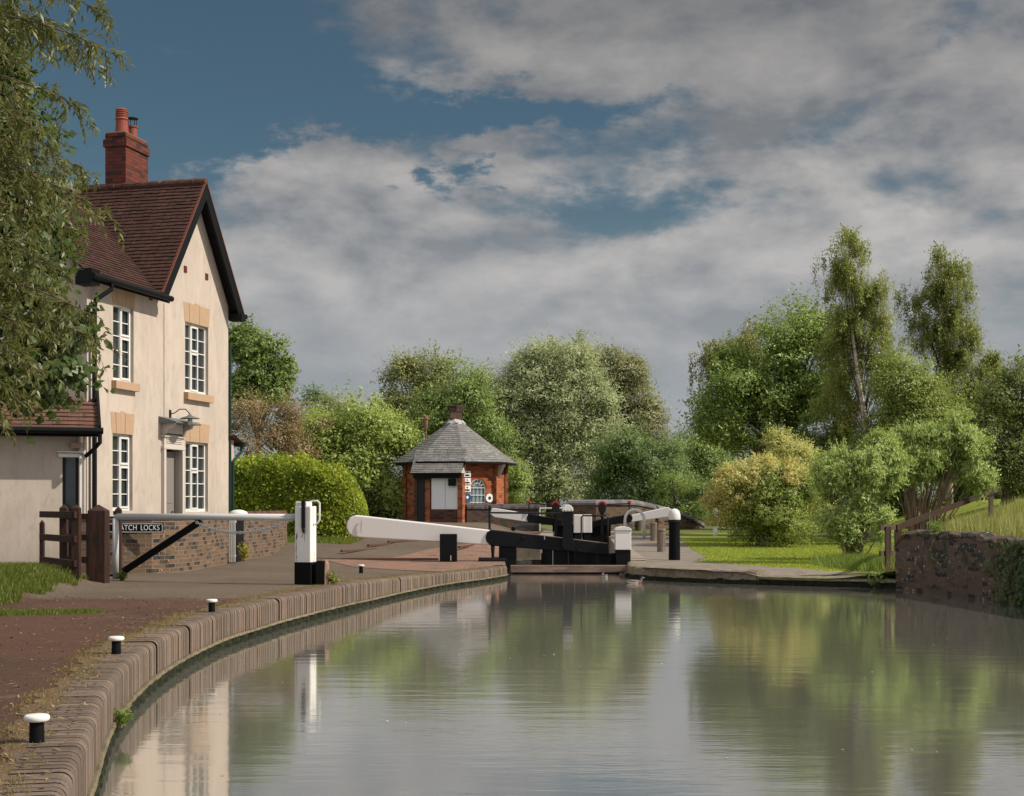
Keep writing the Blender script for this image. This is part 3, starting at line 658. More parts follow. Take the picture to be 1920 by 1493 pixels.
for w_ in wins:
    make_window(*w_)
    x0, x1, z0, z1, cols = w_
    # fanned stone head, proud of the wall
    n = 5; H = .42; sp = .055; sk = .03; hb = MB()
    for k in range(n):
        b0 = x0-sk+(x1-x0+2*sk)*k/n+.004; b1 = x0-sk+(x1-x0+2*sk)*(k+1)/n-.004
        t0 = x0-sk-sp+(x1-x0+2*sk+2*sp)*k/n+.004; t1 = x0-sk-sp+(x1-x0+2*sk+2*sp)*(k+1)/n-.004
        hh = H+(.03 if k == n//2 else 0)
        hb.prism([(b0, .05, z1+.002), (b1, .05, z1+.002), (t1, .05, z1+hh), (t0, .05, z1+hh)], (0, -.056-.004*(k % 2), 0))
    hb.build('stone_lintel', M_sand, house, bevel=.003)
    if z0 > 2.2:
        MB().box(((x0+x1)/2, -.015, z0-.085), (x1-x0+.13, .19, .16)).build('window_sill', M_sand, house, bevel=.006)
# door and surround
d = MB(); d.box(((da0+da1)/2, .13, dz1/2-.02), (da1-da0-.10, .04, dz1-.04))
dr = d.build('door', M_doorg, house)
for zz_ in (.55, 1.6):
    MB().box(((da0+da1)/2, .105, zz_), ((da1-da0)*.62, .012, .7)).build('door_panel', M_doorg, dr, bevel=.004)
MB().lathe([(.02, 0), (.028, .01), (.02, .03)], (0, 0, 0), 10).build('handle', M_iron, dr, loc=(da1-.15, .09, 1.05))
ps = MB()
for xx in (da0-.035, da1+.035):
    ps.box((xx, -.03, dz1/2), (.09, .09, dz1)); ps.box((xx, -.035, .12), (.12, .11, .24))
dw = da1-da0; dc = (da0+da1)/2
ps.box((dc, -.035, dz1+.03), (dw+.20, .10, .06)); ps.box((dc, -.025, dz1+.16), (dw+.12, .08, .2)); ps.box((dc, -.045, dz1+.27), (dw+.22, .12, .04))
ps.box((dc, -.03, dz1+.17), (dw-.06, .10, .02)); ps.box((dc, -.03, dz1+.21), (dw-.06, .10, .015)); ps.box((dc, -.03, dz1+.13), (dw-.06, .10, .015))
ps.build('door_surround', M_cream, house, bevel=.004)
hood = MB(); zt = dz1+.53
for xx in (da0-.02, da1+.02):
    hood.prism([(xx-.04, 0, zt-.24), (xx-.04, -.08, zt-.22), (xx-.04, -.14, zt-.12), (xx-.04, -.27, zt-.08), (xx-.04, -.30, zt), (xx-.04, 0, zt)], (.08, 0, 0))
hood.box((dc, -.05, zt-.1), (dw-.1, .1, .2))
hood.build('hood_bracket', M_cream, house, bevel=.004)
rf = MB(); rf.prism([(dc-dw/2-.20, .0, zt+.0), (dc-dw/2-.20, -.40, zt+.0), (dc-dw/2-.20, -.40, zt+.03), (dc-dw/2-.20, 0, zt+.14)], (dw+.40, 0, 0))
rf.build('door_hood', M_lead, house, bevel=.004)
# swan-neck lamp
la, lz = fa(318.5, 776)
lp = MB(); lp.lathe([(.05, -.012), (.05, .012)], (0, 0, 0), 12)
lamp = MB(); pts_ = [(la, 0, lz), (la+.0, -.10, lz+.01), (la+.0, -.22, lz+.09), (la, -.36, lz+.09), (la, -.45, lz+.0), (la, -.46, lz-.06)]
lamp.tube(pts_, .011, 8); lamp.box((la, -.008, lz-.01), (.08, .016, .18))
lo = lamp.build('wall_lamp', M_iron, house, smooth=False)
MB().lathe([(.03, .03), (.05, 0), (.20, -.05), (.205, -.062), (.04, -.03)], (la, -.46, lz-.05), 20).build('lamp_shade', M_lead, lo, smooth=True)
MB().lathe([(.03, 0), (.055, -.06), (.05, -.13), (.02, -.16)], (la, -.46, lz-.09), 14).build('lamp_glass', mat('lamp_glass', f_paint, (.45, .45, .42), .02, 5, .15), lo, smooth=True)
# roofs : real overlapping tile courses
def tiles(mb, org, u, v, W, L, gauge=.105, th=.026, jag=.005, seg=.165, skip=None):
    org = Vector(org); u = Vector(u).normalized(); v = Vector(v).normalized(); n = u.cross(v).normalized()
    if n.z < 0: n = -n
    k = int(L/gauge)+1; m = max(1, int(W/seg))
    for i in range(k):
        s0 = i*gauge; s1 = min(L, s0+gauge*1.25)
        for j in range(m):
            a0 = W*j/m; a1 = W*(j+1)/m-.004; ss = s0+random.gauss(0, jag); lift = th*random.uniform(.85, 1.2)
            if skip and skip(org+u*(a0+a1)/2+v*ss): continue
            q = [org+u*a0+v*ss+n*(.004), org+u*a1+v*ss+n*(.004), org+u*a1+v*ss+n*lift, org+u*a0+v*ss+n*(lift+random.gauss(0, .001)), org+u*a1+v*s1+n*.004, org+u*a0+v*s1+n*.004]
            mb.add(q, [(0, 1, 2, 3), (3, 2, 4, 5)])
    if not skip: mb.add([org, org+u*W, org+u*W+v*L, org+v*L], [(0, 1, 2, 3)])
OV = .30; EO = .28
rl = MB(); cs45 = math.atan(TAN); sv = (math.cos(cs45), math.sin(cs45))
half = HL-AC+.24; zb = APZ+.10-half*TAN; Ls = half/sv[0]; RD = DEP+OV
tiles(rl, (AC-half, -OV, zb), (0, 1, 0), (sv[0], 0, sv[1]), DEP*.72, Ls)
tiles(rl, (AC+half, -OV, zb), (0, 1, 0), (-sv[0], 0, sv[1]), DEP+OV*2, Ls)
roof = rl.build('roof', M_tile, house)
# main slope facing the canal, ridge parallel to the facade
mr = MB(); MT = math.atan((7.95-EZ)/(DEP/2)); mv = (math.cos(MT), math.sin(MT)); ez = EZ-EO*math.tan(MT)+.06
tiles(mr, (-.32, -EO, ez), (1, 0, 0), (0, mv[0], mv[1]), AC+.2, (DEP/2+EO)/mv[0], skip=lambda p: p.x > AC-half+.05 and p.z < APZ+.10-abs(p.x-AC)*TAN-.04)
mr.add([(-.32, -EO, ez-.004), (AC-half+.05, -EO, ez-.004), (AC-.1, DEP/2, 7.96), (-.32, DEP/2, 7.96)], [(0, 1, 2, 3)])
tiles(mr, (-.32, DEP+EO, ez), (1, 0, 0), (0, -mv[0], mv[1]), AC+.2, (DEP/2+EO)/mv[0])
mr.build('roof', M_tile, house)
rg = MB()
for i in range(int((DEP*.72)/.33)): rg.tube([(AC, -OV+.33*i+.003, APZ+.10), (AC, -OV+.33*(i+1)-.003, APZ+.11)], [.085, .09], 10)
rg.build('ridge_tiles', mat('ridge_tile_clay', f_tile, (.12, .05, .04), (.09, .045, .035), .33, (.3, .3, .2), .6), roof); rg = MB()
for i in range(int(AC/.33)): rg.tube([(-.32+.33*i+.003, DEP/2, 8.02), (-.32+.33*(i+1)-.003, DEP/2, 8.03)], [.085, .09], 10)
rg.build('ridge_tiles', mat('ridge_tile_clay', f_tile, (.12, .05, .04), (.09, .045, .035), .33, (.3, .3, .2), .6), roof)
# verge, barge boards and soffit of the front gable
bb = MB(); vg = MB(); sf = MB()
for sgn in (-1, 1):
    e = Vector((AC+sgn*half, 0, zb)); t_ = Vector((AC, 0, APZ+.10)); dv = (t_-e).normalized(); nn = Vector((0, 1, 0)).cross(dv)*(1 if sgn > 0 else -1)
    if nn.z > 0: nn = -nn
    for (mbq, y0, y1, o0, o1) in ((bb, -OV+.0, -OV+.04, .01, .22), (sf, -OV+.045, -.012, .015, .06), (vg, -OV-.012, -OV+.04, -.022, .004)):
        q = [e+nn*o0, t_+nn*o0, t_+nn*o1, e+nn*o1]
        if mbq is not vg:
            q[1] = Vector((AC, 0, (t_+nn*o0).z-abs((t_+nn*o0).x-AC)*0)); q[2] = Vector((AC, 0, t_.z-o1/abs(nn.z)))
            q[1] = Vector((AC, 0, t_.z-o0/abs(nn.z)))
        q = [Vector((p.x+(.0005*sgn), y0, p.z)) for p in q]
        mbq.prism(q, (0, y1-y0, 0))
    bb.box((AC+sgn*(half-.12), -OV/2-.02, zb-.02), (.24, OV+.02, .16)) if sgn > 0 else None
bb.build('bargeboard', M_black, roof); sf.build('soffit', M_black, roof); vg.build('verge', M_rededge, roof)
# eaves board, gutter and downpipes
gt = MB(); gt.box((1.25, -.14, ez+.015), (3.0, EO-.02, .03)); gt.box((1.25, -EO+.03, ez+.0), (3.06, .03, .14)); gt.box((-.18, -.12, ez+.02), (.3, .34, .3))
gt.build('fascia', M_black, house)
g2 = MB(); g2.tube([(-.36, -EO-.05, ez+.02), (AC-half+.32, -EO-.05, ez+.01)], .06, 10); g2.build('gutter', M_black, house); g2 = MB(); g2.tube([(HL+.30, -OV-.02, zb+.02), (HL+.30, DEP, zb+.02)], .055, 8)
g2.build('gutter', M_black, house)
dp = MB(); dp.tube([(.32, -EO-.05, ez-.02), (.32, -EO-.05, ez-.14), (.10, -.13, ez-.36), (.10, -.10, ez-.5), (.10, -.10, .05)], .045, 10)
for zz_ in (1, 2.6, 4.2): dp.tube([(.10, -.10, zz_), (.10, -.10, zz_+.05)], .058, 10)
dp.build('downpipe', M_black, house, smooth=False)
dp = MB(); dp.tube([(HL+.05, -.02, 4.9), (HL+.05, -.02, .1)], .035, 8); dp.build('downpipe', M_greenp, house)
# chimney
ch = MB(); cy = 1.60; cx = AC+.45; CZ = -.13
ch.box((cx, cy+.25, 8.3), (1.0, .5, 2.3)); ch.box((cx, cy+.25, 9.30), (1.07, .57, .16)); ch.box((cx, cy+.25, 9.46), (1.0, .5, .1))
for v in ch.v: v.z += CZ
stk = ch.build('chimney', M_cstack, roof)
MB().box((cx, cy+.25, 9.53+CZ), (.98, .48, .05)).build('chimney_cap', M_ledge, stk, bevel=.02)
pot = MB(); pot.lathe([(.155, 0), (.135, .2), (.13, .30), (.15, .33), (.13, .36), (.125, .5), (.14, .54), (.10, .57)], (cx-.22, cy+.25, 9.55+CZ), 18)
for k in range(3): pot.lathe([(.135, 0), (.142, .012), (.135, .024)], (cx-.22, cy+.25, 9.94+.045*k+CZ), 18)
pot.build('chimney_pot', M_terra, stk, smooth=False)
pot = MB(); pot.lathe([(.11, 0), (.10, .25), (.12, .27), (.12, .30)], (cx+.25, cy+.25, 9.55+CZ), 16)
po = pot.build('chimney_pot', M_terra, stk)
cwl = MB()
for k in range(6):
    a = k*math.pi/3; cwl.tube([(cx+.25+.09*math.cos(a), cy+.25+.09*math.sin(a), 9.84+CZ), (cx+.25+.09*math.cos(a), cy+.25+.09*math.sin(a), 10.02+CZ)], .008, 5)
cwl.lathe([(.13, 0), (.13, .015), (.02, .04)], (cx+.25, cy+.25, 10.02+CZ), 14); cwl.build('cowl', M_iron, po)
# rear lean-to seen past the right corner
le = MB(); le.box((HL+.15, 1.2, 1.35), (.3, 2.4, 2.7)); le_o = le.build('lean_to', M_wall, house)
lr = MB(); tiles(lr, (HL+.0, -.25+.1, 2.80), (0, 1, 0), (1, 0, -.35), 2.8, .55); lr.build('lean_to_roof', M_tile2, le_o)
lg = MB(); lg.tube([(HL+.50, -.2, 2.62), (HL+.50, 2.6, 2.62)], .06, 8); lg.build('gutter', M_greenp, le_o); lg = MB(); lg.tube([(HL+.50, -.1, 2.6), (HL+.49, -.1, 2.45), (HL+.12, -.06, 2.2), (HL+.12, -.06, .1)], .035, 8)
lg.build('downpipe', M_greenp, le_o)

# ---------------------------------------------------------------- outbuilding
ob_r = Vector((-7.93, 26.35, 0)); ob_d = Vector((-3.9, -1.25, 0)).normalized()
ob = empty('outbuilding', ob_r, math.atan2(ob_d.y, ob_d.x)+math.pi, 'low cream outbuilding with red tiled roof attached to the left of the house', 'outbuilding')
# local: x to the right (negative = further left), -y toward the camera
def oa(px, py, yo=0.0):
    # intersect pixel ray with the front plane
    u = ob_d*-1; nrm = Vector((u.y, -u.x, 0)); o_ = ob_r+nrm*yo; rr = Vector(((px-960)/F, 1, 0))
    tt = o_.dot(nrm)/rr.dot(nrm); p = rr*tt
    return (p-ob_r).dot(u), EYE+(HZ-py)/F*tt
ol, otz = oa(117, 858); orr, _ = oa(148, 858)
mb = MB(); grid_wall(mb, -5.5, 0, .16, 2.62, [(ol, orr, -.05+.21, otz)], .2)
mb.add([(0, 0, -.1), (0, 1.2, -.1), (0, 1.2, 2.62), (0, 0, 2.62)], [(0, 1, 2, 3)])
mb.build('wall', M_wall, ob)
pl = MB(); pl.box(((-5.5+ol)/2, .05, .02), (5.5+ol, .14, .28)); pl.box((orr/2+.0, .05, .02), (-orr, .14, .28)); pl.build('brick_plinth', mat('plinth_brick', f_brick, (.26, .085, .05), (.2, .07, .05), (.25, .2, .15), .225, .077, .012), ob)
dk = MB(); dk.box(((ol+orr)/2, .17, 1.15), (orr-ol, .04, 2.4)); dd = dk.build('door', M_dkin, ob)
MB().box(((ol+orr)/2, .14, 1.25), ((orr-ol)*.6, .02, 1.9)).build('door_glass', M_glass, dd)
fm = MB(); fm.box((orr+.035, .0, 1.15), (.07, .10, 2.4)); fm.box(((ol+orr)/2, 0, otz+.04), (orr-ol+.14, .10, .07)); fm.box(((ol+orr)/2, -.03, otz+.10), (orr-ol+.18, .14, .025))
fm.build('door_frame', M_white, ob, bevel=.004)
a_, z_ = oa(142, 836)
lm = MB(); lm.box((a_, -.09, z_), (.18, .14, .11)); lmo = lm.build('wall_light', mat('lamp_housing', f_paint, (.30, .19, .12), .1, 5, .5), ob, bevel=.008)
orf = MB(); tiles(orf, (-5.8, -.38, 2.56), (1, 0, 0), (0, math.cos(R(29)), math.sin(R(29))), 6.15, 2.1, .17, .03, .004, .26)
oro = orf.build('roof', M_tile2, ob)
gf = MB(); gf.box((-2.7, -.33, 2.53), (6.1, .03, .15)); gf.box((-2.7, -.18, 2.47), (6.1, .33, .03)); gf.build('fascia', M_black, oro)
gg = MB(); gg.tube([(-5.8, -.44, 2.55), (.42, -.44, 2.55)], .06, 10); gg.tube([(.36, -.44, 2.5), (.36, -.44, 2.34), (.24, -.2, 2.2), (.12, -.1, 2.1)], .04, 8); gg.build('gutter', M_black, oro)
MB().bar((.36, -.40, 2.60), (.36, 1.44, 3.62), .05, .10).build('bargeboard', M_black, oro)
pc = MB()
for xx, r_, m_ in ((.02, .018, 0), (.10, .022, 0)): pc.tube([(xx, -.05, 2.5), (xx, -.05, .05)], r_, 8)
pc.build('pipe', M_cream, ob)

# ---------------------------------------------------------------- street-name sign
sx0, sx1 = P(204, 990, 25.55), P(306, 990, 25.55)
sg = empty('name_sign', ((sx0.x+sx1.x)/2, 25.545, P(0, 990, 25.55).z), 0, 'black name sign with white letters reading BRATCH LOCKS on the garden wall', 'sign')
sw = sx1.x-sx0.x; shh = .175
def rrect(w_, h_, r_, y, n=5):
    o = []
    for cx_, cz_, a0 in ((w_/2-r_, h_/2-r_, 0), (-w_/2+r_, h_/2-r_, 90), (-w_/2+r_, -h_/2+r_, 180), (w_/2-r_, -h_/2+r_, 270)):
        for k in range(n+1): a = R(a0+90*k/n); o.append((cx_+r_*math.cos(a), y, cz_+r_*math.sin(a)))
    return o
MB().prism(rrect(sw, shh, .03, 0), (0, .02, 0)).build('plate', M_black, sg)
fo, fi = rrect(sw-.02, shh-.02, .026, -.004), rrect(sw-.038, shh-.038, .02, -.004)
mb = MB(); n = len(fo); mb.add(fo+fi, [[i, (i+1) % n, n+(i+1) % n, n+i] for i in range(n)]); mb.build('border', M_letter, sg)
def text(s, size, m, parent, loc, rot=(R(90), 0, 0), name='lettering', wid=None, ext=.002):
    c = bpy.data.curves.new('t', 'FONT'); c.body = s; c.size = size; c.align_x = 'CENTER'; c.align_y = 'CENTER'; c.extrude = ext; c.space_character = 1.08
    o = bpy.data.objects.new('t', c); COL.objects.link(o); bpy.context.view_layer.update()
    me = bpy.data.meshes.new_from_object(o.evaluated_get(bpy.context.evaluated_depsgraph_get()))
    bpy.data.objects.remove(o); ob_ = bpy.data.objects.new(name, me); COL.objects.link(ob_)
    me.materials.clear(); me.materials.append(m)
    if wid:
        xs = [v.co.x for v in me.vertices]; k = wid/(max(xs)-min(xs))
        for v in me.vertices: v.co.x *= k
    ob_.parent = parent; ob_.location = loc; ob_.rotation_euler = rot; return ob_
text('BRATCH', .135, M_letter, sg, (-sw*.205, -.005, 0), wid=sw*.44)
text('LOCKS', .135, M_letter, sg, (sw*.26, -.005, 0), wid=sw*.34)

# ---------------------------------------------------------------- white picket gate in the wall gap
pg = empty('picket_gate', (-6.0, 30.35, 0), 0, 'small white slatted gate in the gap of the brick garden wall', 'gate')
mb = MB(); x0 = P(422, 0, 30.3).x+6.0; x1 = P(441, 0, 30.3).x+6.0
for k in range(6): mb.box((x0+(x1-x0)*(k+.5)/6, 0, .48), (.022, .022, .94))
mb.build('slat', M_white, pg); MB().box(((x0+x1)/2, .015, .14), (x1-x0, .03, .04)).build('rail', M_white, pg)
mb = MB(); mb.box(((x0+x1)/2, .015, .86), (x1-x0+.02, .03, .04)); mb.build('rail', M_white, pg)
mb = MB(); mb.lathe([(.20, -.02), (.21, .0), (.19, .06), (.10, .10), (.02, .11)], (0, 0, 0), 18); mb.build('gate_cap', M_white, pg, smooth=True, loc=(P(447, 0, 31).x+6.0, .65, 1.0))
MB().box((P(441, 0, 31).x+6.06, .75, .47), (.03, 1.0, .94)).build('dark_gap_sheet', M_black, pg)  # black sheet added across the wall gap to paint in its darkness

# ---------------------------------------------------------------- timber fences at left
def post(mb, x, y, w_, h_, z0=0, peak=.06):
    mb.box((x, y, z0+(h_-peak)/2), (w_, w_, h_-peak)); o = len(mb.v); t_ = z0+h_-peak; k = w_/2
    mb.add([(x-k, y-k, t_), (x+k, y-k, t_), (x+k, y+k, t_), (x-k, y+k, t_), (x, y, t_+peak)], [(0, 1, 4), (1, 2, 4), (2, 3, 4), (3, 0, 4)])
def fence(pA, pB, rails, label, wA=.12, wB=.12, hA=1.22, hB=1.1, ext=0, depth=.05, railh=.10):
    root = empty('timber_fence', (pA.x, pA.y, 0), 0, label, 'fence'); o_ = Vector((pA.x, pA.y, 0))
    for p, w_, h_ in ((pA, wA, hA), (pB, wB, hB)):
        mb = MB(); post(mb, p.x-o_.x, p.y-o_.y, w_, h_+.05, -.05); mb.build('post', M_dkwood, root, bevel=.008)
    dv = (pB-pA).normalized()
    for z in rails:
        mb = MB(); mb.bar(Vector((0, -.0, z))-dv*.03+Vector((0, -wA*.5, 0)), (pB-pA)+dv*ext+Vector((0, -wB*.5, z-pA.z)), depth, railh); mb.build('rail', M_dkwood, root, bevel=.006)
    return root
g0 = lambda px, Y: Vector(((px-960)/F*Y, Y, 0))
fence(g0(143, 21.3), g0(79, 22.9), (1.06, .70, .34), 'short dark timber rail fence nearest the grass bank', ext=.04, hB=.98, wB=.07)
fence(g0(120, 23.6), g0(170, 23.4), (1.02, .68, .32), 'dark timber rail fence behind, joined to the thick gatepost')
gp = MB(); post(gp, 0, 0, .27, 1.27, -.05, .1); tag(gp.build('gatepost', M_dkwood, loc=(g0(185, 22.1).x, 22.1, 0), bevel=.01), 'thick dark brown timber gatepost with pointed top beside the barrier', 'post')
gp = MB(); post(gp, 0, 0, .10, 1.24, -.05, .06); tag(gp.build('gatepost', M_dkwood, loc=(g0(222, 23.6).x, 23.6, 0), bevel=.01), 'thin dark brown timber post right behind the end of the tube barrier', 'post')

# ---------------------------------------------------------------- swing barrier
bA = Vector((g0(217, 23.1).x, 23.1, 0)); bB = Vector((g0(566, 21.95).x, 21.95, 0))
ba = empty('barrier_gate', bA, 0, 'white tubular swing barrier with black brace and hanging chain across the path', 'barrier')
top = 1.02; dv = (bB-bA)
mb = MB(); mb.tube([(0, 0, top), dv+Vector((0, 0, top+.0))], .052, 16); mb.build('top_tube', M_galv, ba, smooth=True)
mb = MB(); mb.tube([(0, 0, .02), (0, 0, top-.02)], .05, 16); mb.build('hinge_tube', M_galv, ba, smooth=True)
e0 = P(231, 1072, 23.05)-bA; e1 = P(377, 977, 22.55)-bA
mb = MB(); mb.bar(e0, e1, .05, .10); mb.build('brace', M_blackold, ba)
mb = MB(); mb.bar((-.16, 0, .08), (0, 0, .08), .05, .04); mb.build('hinge', M_iron, ba); mb = MB(); mb.bar((-.3, 0, top-.01), (0, 0, top-.01), .03, .03); mb.tube([(0, 0, top+.03), (0, 0, top+.09)], .04, 10); mb.build('hinge', M_iron, ba)
# chain of separate oval links
c0, c1, c2 = P(368, 979, 22.55)-bA, P(452, 999, 22.25)-bA, P(553, 972, 21.98)-bA
def bez(t_):
    q = c1*2-(c0+c2)/2; return c0*(1-t_)**2+q*2*t_*(1-t_)+c2*t_*t_
N = 46; mb = MB()
for i in range(N):
    p, q = bez(i/N), bez((i+1)/N); d_ = (q-p).normalized(); side = d_.cross(Vector((0, 0, 1))).normalized(); u_ = side.cross(d_)
    ax = (side+u_*.25).normalized() if i % 2 else (u_-side*.25).normalized(); L_ = (q-p).length*.72; c_ = (p+q)/2
    ring = [c_+d_*L_*math.cos(a)+ax*.02*math.sin(a) for a in [2*math.pi*k/10 for k in range(11)]]
    mb.tube(ring, .0085, 5, cap=False)
mb.build('chain', M_chain, ba, smooth=True)
# wooden slam post
sp = empty('slam_post', (bB.x+.06, 21.93, 0), R(-14), 'cracked white timber post with black base, iron strap and hoop handle, holding the barrier end', 'post')
mb = MB(); mb.box((0, 0, .76), (.26, .24, .86)); mb.box((-.03, 0, 1.22), (.19, .22, .08)); mb.build('post_body', M_oldwhite, sp, bevel=.015)
mb = MB(); mb.box((0, 0, .14), (.27, .25, .40)); mb.build('post_base', M_blackold, sp, bevel=.01)
mb = MB(); mb.box((.02, -.14, 1.06), (.055, .03, .42)); mb.box((.02, 0, 1.275), (.055, .27, .012)); mb.tube([(.02, -.16, .86), (.02, -.15, .80), (.05, -.16, .83)], .02, 8); mb.build('iron_strap', M_iron, sp, bevel=.004)
mb = MB(); mb.tube([(.08, -.02, 1.27), (.2, -.02, 1.27), (.235, -.02, 1.24), (.235, -.02, .98), (.20, -.02, .93), (.13, -.02, .90)], .013, 8); mb.build('hoop_handle', M_white, sp, smooth=True)
st = MB(); random.seed(3)
n = 10; pr = []
for (z, k) in ((0, 1), (.12, 1.02), (.25, .95), (.33, .9), (.37, .75)):
    pr.append([(.085*k*math.cos(2*math.pi*i/n)*random.uniform(.85, 1.1), .10*k*math.sin(2*math.pi*i/n)*random.uniform(.85, 1.1), z+random.uniform(-.02, .02)*(z > .3)) for i in range(n)])
o_ = 0; vs = [v for r_ in pr for v in r_]; fs = [[i*n+k, i*n+(k+1) % n, (i+1)*n+(k+1) % n, (i+1)*n+k] for i in range(4) for k in range(n)]+[[4*n+k for k in range(n)]]
st.add(vs, fs); sto = st.build('timber_stump', M_rotwood, loc=(bB.x+.34, 21.9, 0)); tag(sto, 'short split timber stump leaning against the white slam post', 'stump')
MB().prism([(-.10, -.11, -.02), (.02, -.115, -.02), (.03, -.115, .36), (-.10, -.11, .36)], (0, .2, 0)).build('black_face', M_blackold, sto)

# ---------------------------------------------------------------- mooring bollards
def bollard(pos, k, label):
    r_ = empty('mooring_bollard', pos, 0, label, 'bollard', 'mooring bollards along the coping'); s = k
    MB().lathe([(.055, -.02), (.052, 0), (.05, .1), (.048, .118)], (0, 0, 0), 24).build('stem', M_blackold, r_, smooth=False)
    MB().lathe([(.045, .112), (.076, .113), (.085, .118), (.089, .130), (.086, .141), (.074, .147), (.0001, .150)], (0, 0, 0), 28).build('cap', M_white, r_, smooth=True)
    r_.scale = (s*.72, s*.72, s*.95); return r_
for (px, py, k, lb) in ((69, 1392, 1.0, 'nearest mooring bollard, white cap on black stem, at the lower left corner'),
                        (218, 1226, 1.0, 'white capped bollard, second from the front, on the red brown path'),
                        (397, 1147, 1.0, 'white capped bollard below the garden wall, third from the front'),
                        (677, 1073, 1.0, 'farthest small bollard with white cap and flaking stem right of the slam post')):
    z = 0 if py > 1100 else -.05
    p = G(px, py, z+.005); bollard(p, k, lb)

# ---------------------------------------------------------------- lock gate (near) with balance beam
GY = 34.3; S = GY/F
def Q(px, py, dy=0.0): return P(px, py, GY+dy)
lg = empty('lock_gate', Q(1100, 1055), 0, 'near black lock gate with white ended balance beam reaching over the paving', 'lock gate'); LO = Vector(lg.location)
def loc(ps): return [p-LO for p in ps]
# white end
poly = [Q(920, 994), Q(680, 967.2), Q(668, 966), Q(658, 970), Q(651.5, 979), Q(650.5, 989), Q(655, 1000), Q(664, 1006), Q(680, 1008.5), Q(850, 1018), Q(920, 1022.5)]
mb = MB(); mb.prism(loc([p+Vector((0, -.17, 0)) for p in poly]), (0, .34, 0)); mb.build('white_beam_end', M_whitebeam, lg, bevel=.03)
mb = MB(); mb.tube(loc([Q(679, 974, -.2), Q(678, 980, -.21), Q(677, 998, -.2)]), .012, 6); mb.build('rope', mat('old_rope', f_paint, (.45, .38, .28), .2, 30, .9), lg)
poly = [Q(1140, 1019.5), Q(921, 993.5), Q(914, 997), Q(910.5, 1006), Q(912, 1015), Q(920, 1023), Q(960, 1026), Q(1140, 1040)]
mb = MB(); mb.prism(loc([p+Vector((0, -.20, 0)) for p in poly]), (0, .40, 0)); mb.build('balance_beam', M_black, lg, bevel=.02)
mb = MB(); tp_ = [Q(1138, 1019.2), Q(922, 993.4)]; mb.bar(tp_[0]-LO+Vector((0, 0, .006)), tp_[1]-LO+Vector((0, 0, .006)), .37, .012); mb.build('beam_top', mat('brown_beam_top', f_wood, (.26, .20, .16), (.13, .10, .085), (.15, 1, 1), 10), lg)  # thin strip along the beam top, lighter and browner than the black paint
# iron fittings on the beam face
mb = MB()
for (px, py) in ((983, 1007), (1045, 1029), (1087, 1031)): mb.tube(loc([Q(px, py, -.2), Q(px, py, -.24)]), .035, 10); mb.build('bolt', M_iron, lg); mb = MB()
for (px, ya, yb) in ((1021, 1003, 1012), ): mb.bar(Q(px, ya, -.21)-LO, Q(px, yb, -.21)-LO, .02, .02, (0, 1, 0))
mb.build('pin', M_galv, lg)
# gate leaf
leaf = MB(); xa, xb = Q(1016, 0).x, Q(1181, 0).x; nb = 8
for i in range(nb):
    x0, x1 = xa+(xb-xa)*i/nb, xa+(xb-xa)*(i+1)/nb; zt_ = Q(0, 1030+10*(i+.5)/nb).z
    leaf.box(((x0+x1)/2-LO.x, .02*(i % 2), (zt_-1.2)/2-LO.z), (x1-x0-.012, .10, zt_+1.2))
leaf.build('gate_boards', M_black, lg)
for px in (1018, 1073, 1104, 1150):
    mb = MB(); mb.bar(Vector((Q(px, 0).x, GY-.09, -.5))-LO, Vector((Q(px, 0).x, GY-.09, Q(0, 1037).z))-LO, .09, .05, (0, 1, 0)); mb.build('gate_frame', M_blackold, lg)
# heel box, white top
hx0, hx1 = Q(1152, 0).x, Q(1181.5, 0).x; mb = MB()
mb.box(((hx0+hx1)/2-LO.x, -.12, (Q(0, 1031).z-.5)/2-LO.z), (hx1-hx0-.02, .34, Q(0, 1031).z+.5)); mb.build('mitre_post', M_black, lg, bevel=.012)
c_ = (hx0+hx1)/2; ww = (hx1-hx0)/2; zb_, zt_ = Q(0, 1030.5).z, Q(0, 995).z
mb = MB(); mb.prism(loc([Vector((c_-ww, GY-.32, zb_)), Vector((c_+ww, GY-.32, zb_)), Vector((c_+ww, GY-.32, zt_)), Vector((c_-ww, GY-.32, zt_))]), (0, .42, 0)); mb.build('white_post_top', M_whitebeam, lg, bevel=.012)
arc = [Vector((c_+(ww+.02)*math.cos(a), GY-.34, zt_+.004+.095*math.sin(a))) for a in [math.pi*k/10 for k in range(11)]]
mb = MB(); mb.prism(loc(arc), (0, .46, 0)); mb.build('post_cap', M_white, lg, bevel=.008)
# paddle stand
pxs = [(1054, 959), (1053.5, 968), (1056, 985), (1056, 1008), (1053, 1016), (1054, 1026), (1058, 1031), (1076, 1034), (1078, 1022), (1074, 1008), (1072, 985), (1074, 968), (1074, 959)]
mb = MB(); mb.prism(loc([Q(a, b, -.34) for a, b in pxs]), (0, .16, 0)); pdl = mb.build('paddle_stand', M_black, lg, bevel=.012)
mb = MB(); cc = Q(1064.5, 956.5, -.26)-LO
ring = [cc+Vector((.128*math.cos(a), -.09, .128*math.sin(a))) for a in [math.pi*(-.08)+math.pi*1.16*k/14 for k in range(15)]]
mb.prism(ring, (0, .18, 0)); pc_ = mb.build('paddle_cap', M_white, pdl, bevel=.012)
for dx in (-.08, 0, .08):
    mb = MB(); mb.tube([cc+Vector((dx, -.09, -.01)), cc+Vector((dx, -.105, -.01))], .012, 8); mb.build('cap_bolt', M_iron, pc_)
mb = MB(); mb.tube(loc([Q(1065, 1034, -.3), Q(1065, 1058, -.3)]), .03, 8); mb.build('paddle_rod', M_black, lg)
